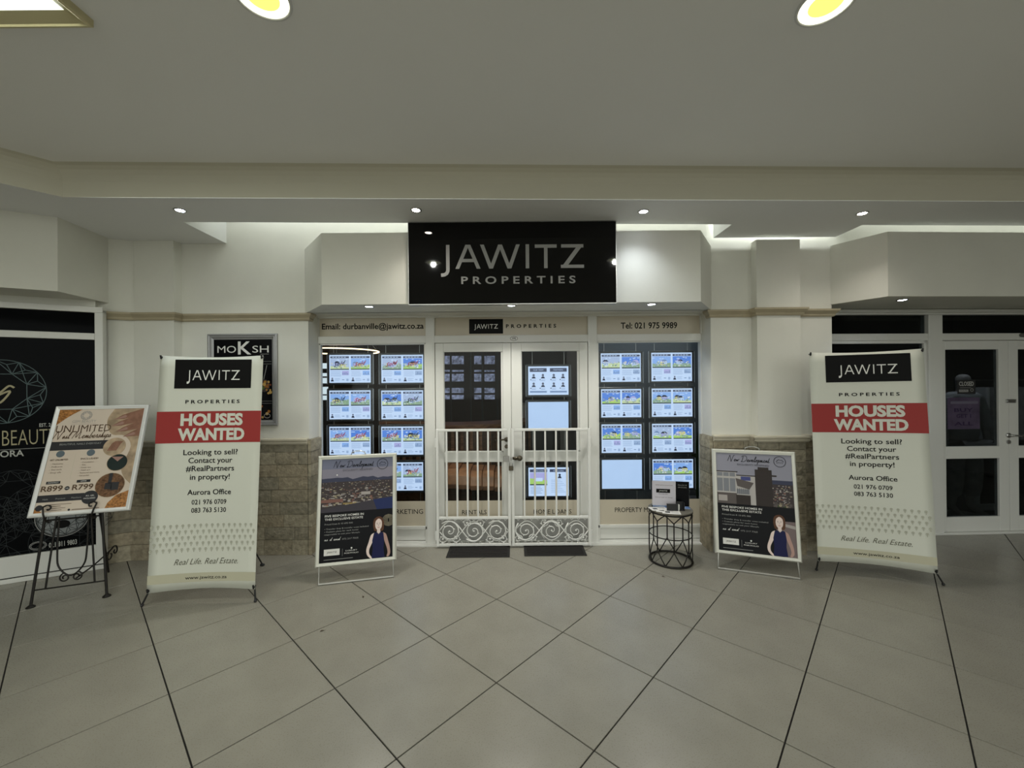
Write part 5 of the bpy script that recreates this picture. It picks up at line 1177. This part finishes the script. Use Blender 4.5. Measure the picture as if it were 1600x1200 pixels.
for s_ in (-1,1):
    MB().tube(ep(scroll(xc+s_*.035,.175,.033,PI/2,-s_)), .005, 5).build('scroll', IRON, t)
    hk = [(xc+s_*.135,-.0,zl-.04),(xc+s_*.135,-.045,zl-.02),(xc+s_*.145,-.045,zl+.03),(xc+s_*.16,-.045,zl+.055)]
    cx_, cz2 = xc+s_*.125, zl+.06
    hk2 = [(xc+s_*.13,0,zl-.030),(xc+s_*.13,-.068,zl-.026)]+[(cx_+s_*(.028*(1-.7*k/14))*math.cos(.2+4.9*k/14)*1., -.070, cz2+.028*(1-.7*k/14)*math.sin(.2+4.9*k/14)) for k in range(15)]
    MB().tube(ep(catmull(hk2,2)), .0055, 6).build('hook', IRON, t, smooth=True)
rb = [Vector(p) for p in ep([(xc,0,top-.05)])][0]; rfoot = (fl+fr_p)/2+eq*.50; rfoot.z = .008
MB().tube([rb, rfoot], .0075, 6).build('leg', IRON, t)
# curled brace running back to the rear leg
c0 = ep([(xc+.03,0,.16)])[0]; c1 = Vector(gnd(172,895)); c1.z = .17; pts = [c0, c0.lerp(c1,.5)+Vector((0,0,-.01)), c1]
e_ = c1-c0; e_.z = 0; e_.normalize()
cur = [c1+e_*(.03+.045*math.sin(a_*.35))+Vector((0,0,.03*math.cos(a_)))+e_*(.035*math.sin(a_)) for a_ in [k*.45 for k in range(15)]]
MB().tube(catmull([c0,c0.lerp(c1,.5),c1+Vector((0,0,.02)),c1+e_*.06+Vector((0,0,.035)),c1+e_*.11+Vector((0,0,.02)),c1+e_*.12+Vector((0,0,-.02)),c1+e_*.09+Vector((0,0,-.035)),c1+e_*.065+Vector((0,0,-.015)),c1+e_*.08],4), .006, 6).build('rear_scroll', IRON, t, smooth=True)
MB().tube(catmull([c1+Vector((0,0,.02)),c1+e_*-.04+Vector((0,0,-.01)),c1+e_*-.03+Vector((0,0,-.045)),c1+e_*.01+Vector((0,0,-.05)),c1+e_*.03+Vector((0,0,-.02)),c1+e_*.01+Vector((0,0,-.01))],4), .005, 6).build('rear_scroll', IRON, t, smooth=True)

# ================================================================== RESTAURANT POSTER ON THE WALL
p, q = at(327,665,YW), at(434,522,YW); q0 = at(327,522,YW); x0, x1, z0, z1 = p.x, q.x, at(380,665,YW).z, at(380,522,YW).z
t = thing('framed_poster', 'grey framed MOKSH restaurant poster on the wall behind the left banner', 'poster', ((x0+x1)/2,YW,z0))
w_, h_ = (x1-x0)/2, z1-z0; gf = mat('silver_frame',(.32,.32,.32),.35,metal=.4)
b = MB(); A = [(-w_,0),(w_,0),(w_,h_),(-w_,h_)]; ins = lambda o: [(x+(o if x < 0 else -o), z+(o if z < h_/2 else -o)) for x, z in A]
pr = [(0,0),(0,-.018),(.012,-.022),(.020,-.016),(.030,-.018),(.038,-.010),(.052,-.006)]
b.add([(x,y,z) for o, y in pr for x, z in ins(o)], [(s_*4+k,s_*4+(k+1)%4,(s_+1)*4+(k+1)%4,(s_+1)*4+k) for s_ in range(len(pr)-1) for k in range(4)])
b.build('frame', gf, t, 'L')
a = Art(-.002); a.rect(-w_+.05,w_-.05,.05,h_-.05,PBL,0); zx = lambda py: at(380,py,YW).z-z0; xx = lambda px: at(px,540,YW).x-t.location.x
a.text('MO',xx(340),zx(551),.064,PW,wd=xx(369)-xx(340),al='l',res=3); a.text('K',xx(372),zx(553.5),.118,PW,wd=xx(393)-xx(372),al='l',bold=.016,res=3); a.text('SH',xx(394.5),zx(551),.064,PW,wd=xx(420)-xx(394.5),al='l',res=3)
a.rect(xx(407),xx(420),zx(553.8),zx(553.2),GREYINK,1)
for pyv in (565,569,627,630.5): a.rect(-w_+.06,w_-.06,zx(pyv)-.001,zx(pyv)+.001,GREYINK,1)
FOOD = [mat('food_print_%d'%k,c,.4) for k,c in enumerate(((.40,.20,.04),(.30,.12,.03),(.18,.05,.02),(.5,.32,.10),(.10,.14,.04)))]
rnd = random.Random(3); a.disc(xx(413),zx(603),.05,BLD[3],1,20,rz=.06)
for k in range(46): a.disc(rnd.uniform(xx(338),xx(423)),rnd.uniform(zx(615),zx(595)),rnd.uniform(.008,.018),rnd.choice(FOOD),1.5+rnd.random(),8)
for k in range(30): a.disc(rnd.uniform(xx(338),xx(422)),rnd.uniform(zx(654),zx(634)),rnd.uniform(.008,.016),rnd.choice(FOOD[1:]+[BLD[2]]),1.5+rnd.random(),8)
a.stroke([(xx(417),zx(571)),(xx(412),zx(593))],.005,GREYINK,3); a.ring(xx(417),zx(650),.028,.005,BLD[1],3.2,16,rz=.02)
a.build('poster', None, t, 'L')

# ================================================================== MATS
def mat_thing(label, c4):
    P = [Vector(gnd(*p)) for p in c4]; cc = sum(P, Vector())/4
    t = thing('door_mat', label, 'door mat', (cc.x,cc.y,0))
    x0 = (P[0].x+P[3].x)/2; x1 = (P[1].x+P[2].x)/2; y0 = (P[2].y+P[3].y)/2; y1 = min(4.015,(P[0].y+P[1].y)/2)
    MB().box(x0,x1,y0,y1,0,.008).build('backing', mat('mat_rubber',(.010,.009,.008),.8), t, bev=.003)
    n = 6
    for k in range(n):
        ya = y0+.025+(y1-y0-.05)*k/n; MB().box(x0+.025,x1-.025,ya,ya+(y1-y0-.05)/n-.012,.008,.013).build('ribbed_strip', mat('mat_carpet',(.015,.013,.012),.95,bump=.4,bscale=300), t, bev=.002)
mat_thing('dark ribbed door mat in front of the RENTALS door', ((704,850),(796.5,849),(797,871),(697.6,872)))
mat_thing('dark ribbed door mat in front of the HOME LOANS door', ((817.7,848),(907.6,847.5),(918,868.5),(819.5,869.6)))

# ================================================================== WIRE STOOL AND WHAT STANDS ON IT
c = Vector((1.413,3.675,0)); R_, HT = .185, .468
t = thing('wire_stool', 'black wire drum table with grey top beside the right A-frame', 'table', c)
MB().lathe([(R_-.002,HT-.012),(R_+.004,HT-.010),(R_+.004,HT-.001),(R_-.004,HT)], tuple(c), 40).build('top', mat('stool_top',(.13,.12,.095),.7,noisec=.1), t)
ci = lambda z, r_=R_: [(c.x+r_*math.cos(2*PI*k/40), c.y+r_*math.sin(2*PI*k/40), z) for k in range(40)]
for z, r2 in ((HT-.02,.007),(.245,.0048),(.010,.009)): MB().tube(ci(z,R_-.003), r2, 6, closed=True).build('ring', IRON, t, smooth=True)
for k in range(8):
    an = math.radians(-90-12+45*k); P = lambda d, z: (c.x+(R_-.003)*math.cos(an+d), c.y+(R_-.003)*math.sin(an+d), z)
    h_ = PI/8; b = MB(); b.tube([P(0,.135),P(0,.385)], .0055, 6)
    for s_ in (-1,1): b.tube([P(0,.385),P(s_*h_*.5,.42),P(s_*h_,HT-.02)], .005, 5); b.tube([P(0,.135),P(s_*h_*.5,.07),P(s_*h_,.012)], .005, 5)
    b.build('strut', IRON, t, smooth=True)
# acrylic sign
Y1 = 3.70; p, q = at(1021.5,780,Y1), at(1073.5,745.5,Y1); rz = -.20
t = thing('acrylic_sign', 'acrylic table sign with white left half and black right half on the wire table', 'sign', ((p.x+q.x)/2,Y1,HT), rz)
W2, Hh = .158, .222
a = Art(-.004); a.rect(-W2,W2*.28,.015,.015+Hh,mat('lilac_paper',(.55,.53,.58),.35),1); a.rect(W2*.28,W2,.015,.015+Hh,PBL,1)
a.rect(-W2*.78,-W2*.02,.13,.165,INK,2); a.jawitz(-W2*.62,-W2*.18,.143,.153,WINK,3); a.text('PROPERTIES',-W2*.4,.115,.007,INK,L=2,wd=.08); a.text('Scan to view our listings',-W2*.36,.085,.008,SEPIA,L=2,wd=.15); a.text('Welcome',-W2*.36,.195,.008,SEPIA,L=2,wd=.15)
a.text('FOLLOW US',W2*.64,.20,.010,GREYINK,L=2,wd=.075); a.text('ON SOCIAL',W2*.64,.18,.010,GREYINK,L=2,wd=.075)
a.build('printed_card', None, t, 'L')
b = MB(); b.box(-W2-.004,W2+.004,.0,.0015,0,Hh+.018); b.box(-W2-.004,W2+.004,-.04,.04,.0,.002); b.build('acrylic_holder', glass('acrylic_clear',(.93,.95,.97),.07), t, 'L')
t = thing('card_holder', 'small black card holder with business cards on the wire table', 'card holder', (1.405,3.60,HT), -.15)
MB().box(-.05,.045,-.012,.0,0,.062).build('front', BLACK, t, 'L', bev=.001)
b = MB(); b.box(.055,.10,.0,.045,0,.004); b.box(.098,.102,-.0,.05,0,.07); b.box(.045,.10,.045,.049,0,.07); b.build('bracket', BLACK, t, 'L')
for k in range(5): MB().box(-.047+.02,.04+.02,.004+.006*k,.0055+.006*k,.0,.052).build('card', WINK, t, 'L')
for k, (x, y, rz, s_) in enumerate(((1.34,3.60,-.35,'left end'),(1.375,3.555,-.25,'front edge'),(1.30,3.66,.1,'back left'))):
    t = thing('leaflet', 'white printed leaflet on the wire table, %s' % s_, 'leaflet', (x,y,HT+.0004*k), rz, 'leaflets on the wire table')
    MB().box(-.075,.075,-.05,.05,.0,.0012).build('sheet', PW, t, 'L')
    b = MB(); b.box(-.05,-.01,-.02,.015,.0012,.0016,CHAR); 
    for j in range(4): b.box(.0,.06,-.03+.016*j,-.026+.016*j,.0012,.0016,GREYINK)
    b.build('print', None, t, 'L')

# ================================================================== DRY BITS ON THE FLOOR
for px, py, wh in ((567.5,933,'in front of the left A-frame'),(503,986,'farther out from the left A-frame'),(1036,901,'in front of the wire table')):
    p = Vector(gnd(px,py)); t = thing('fallen_leaf', 'tiny dry brown leaf on the floor tiles '+wh, 'leaf', p, px)
    b = MB(); b.add([(-.013,0,.001),(-.004,.007,.004),(.008,.005,.003),(.014,0,.001),(.006,-.006,.005),(-.006,-.006,.003),(0,0,.002)], [(0,6,1),(1,6,2),(2,6,3),(3,6,4),(4,6,5),(5,6,0)])
    b.build('blade', mat('dry_leaf',(.06,.035,.02),.8), t, 'L'); MB().tube([(.013,0,.001),(.022,.003,.003)], .0007, 4).build('stalk', mat('dry_leaf',(.06,.035,.02),.8), t, 'L')
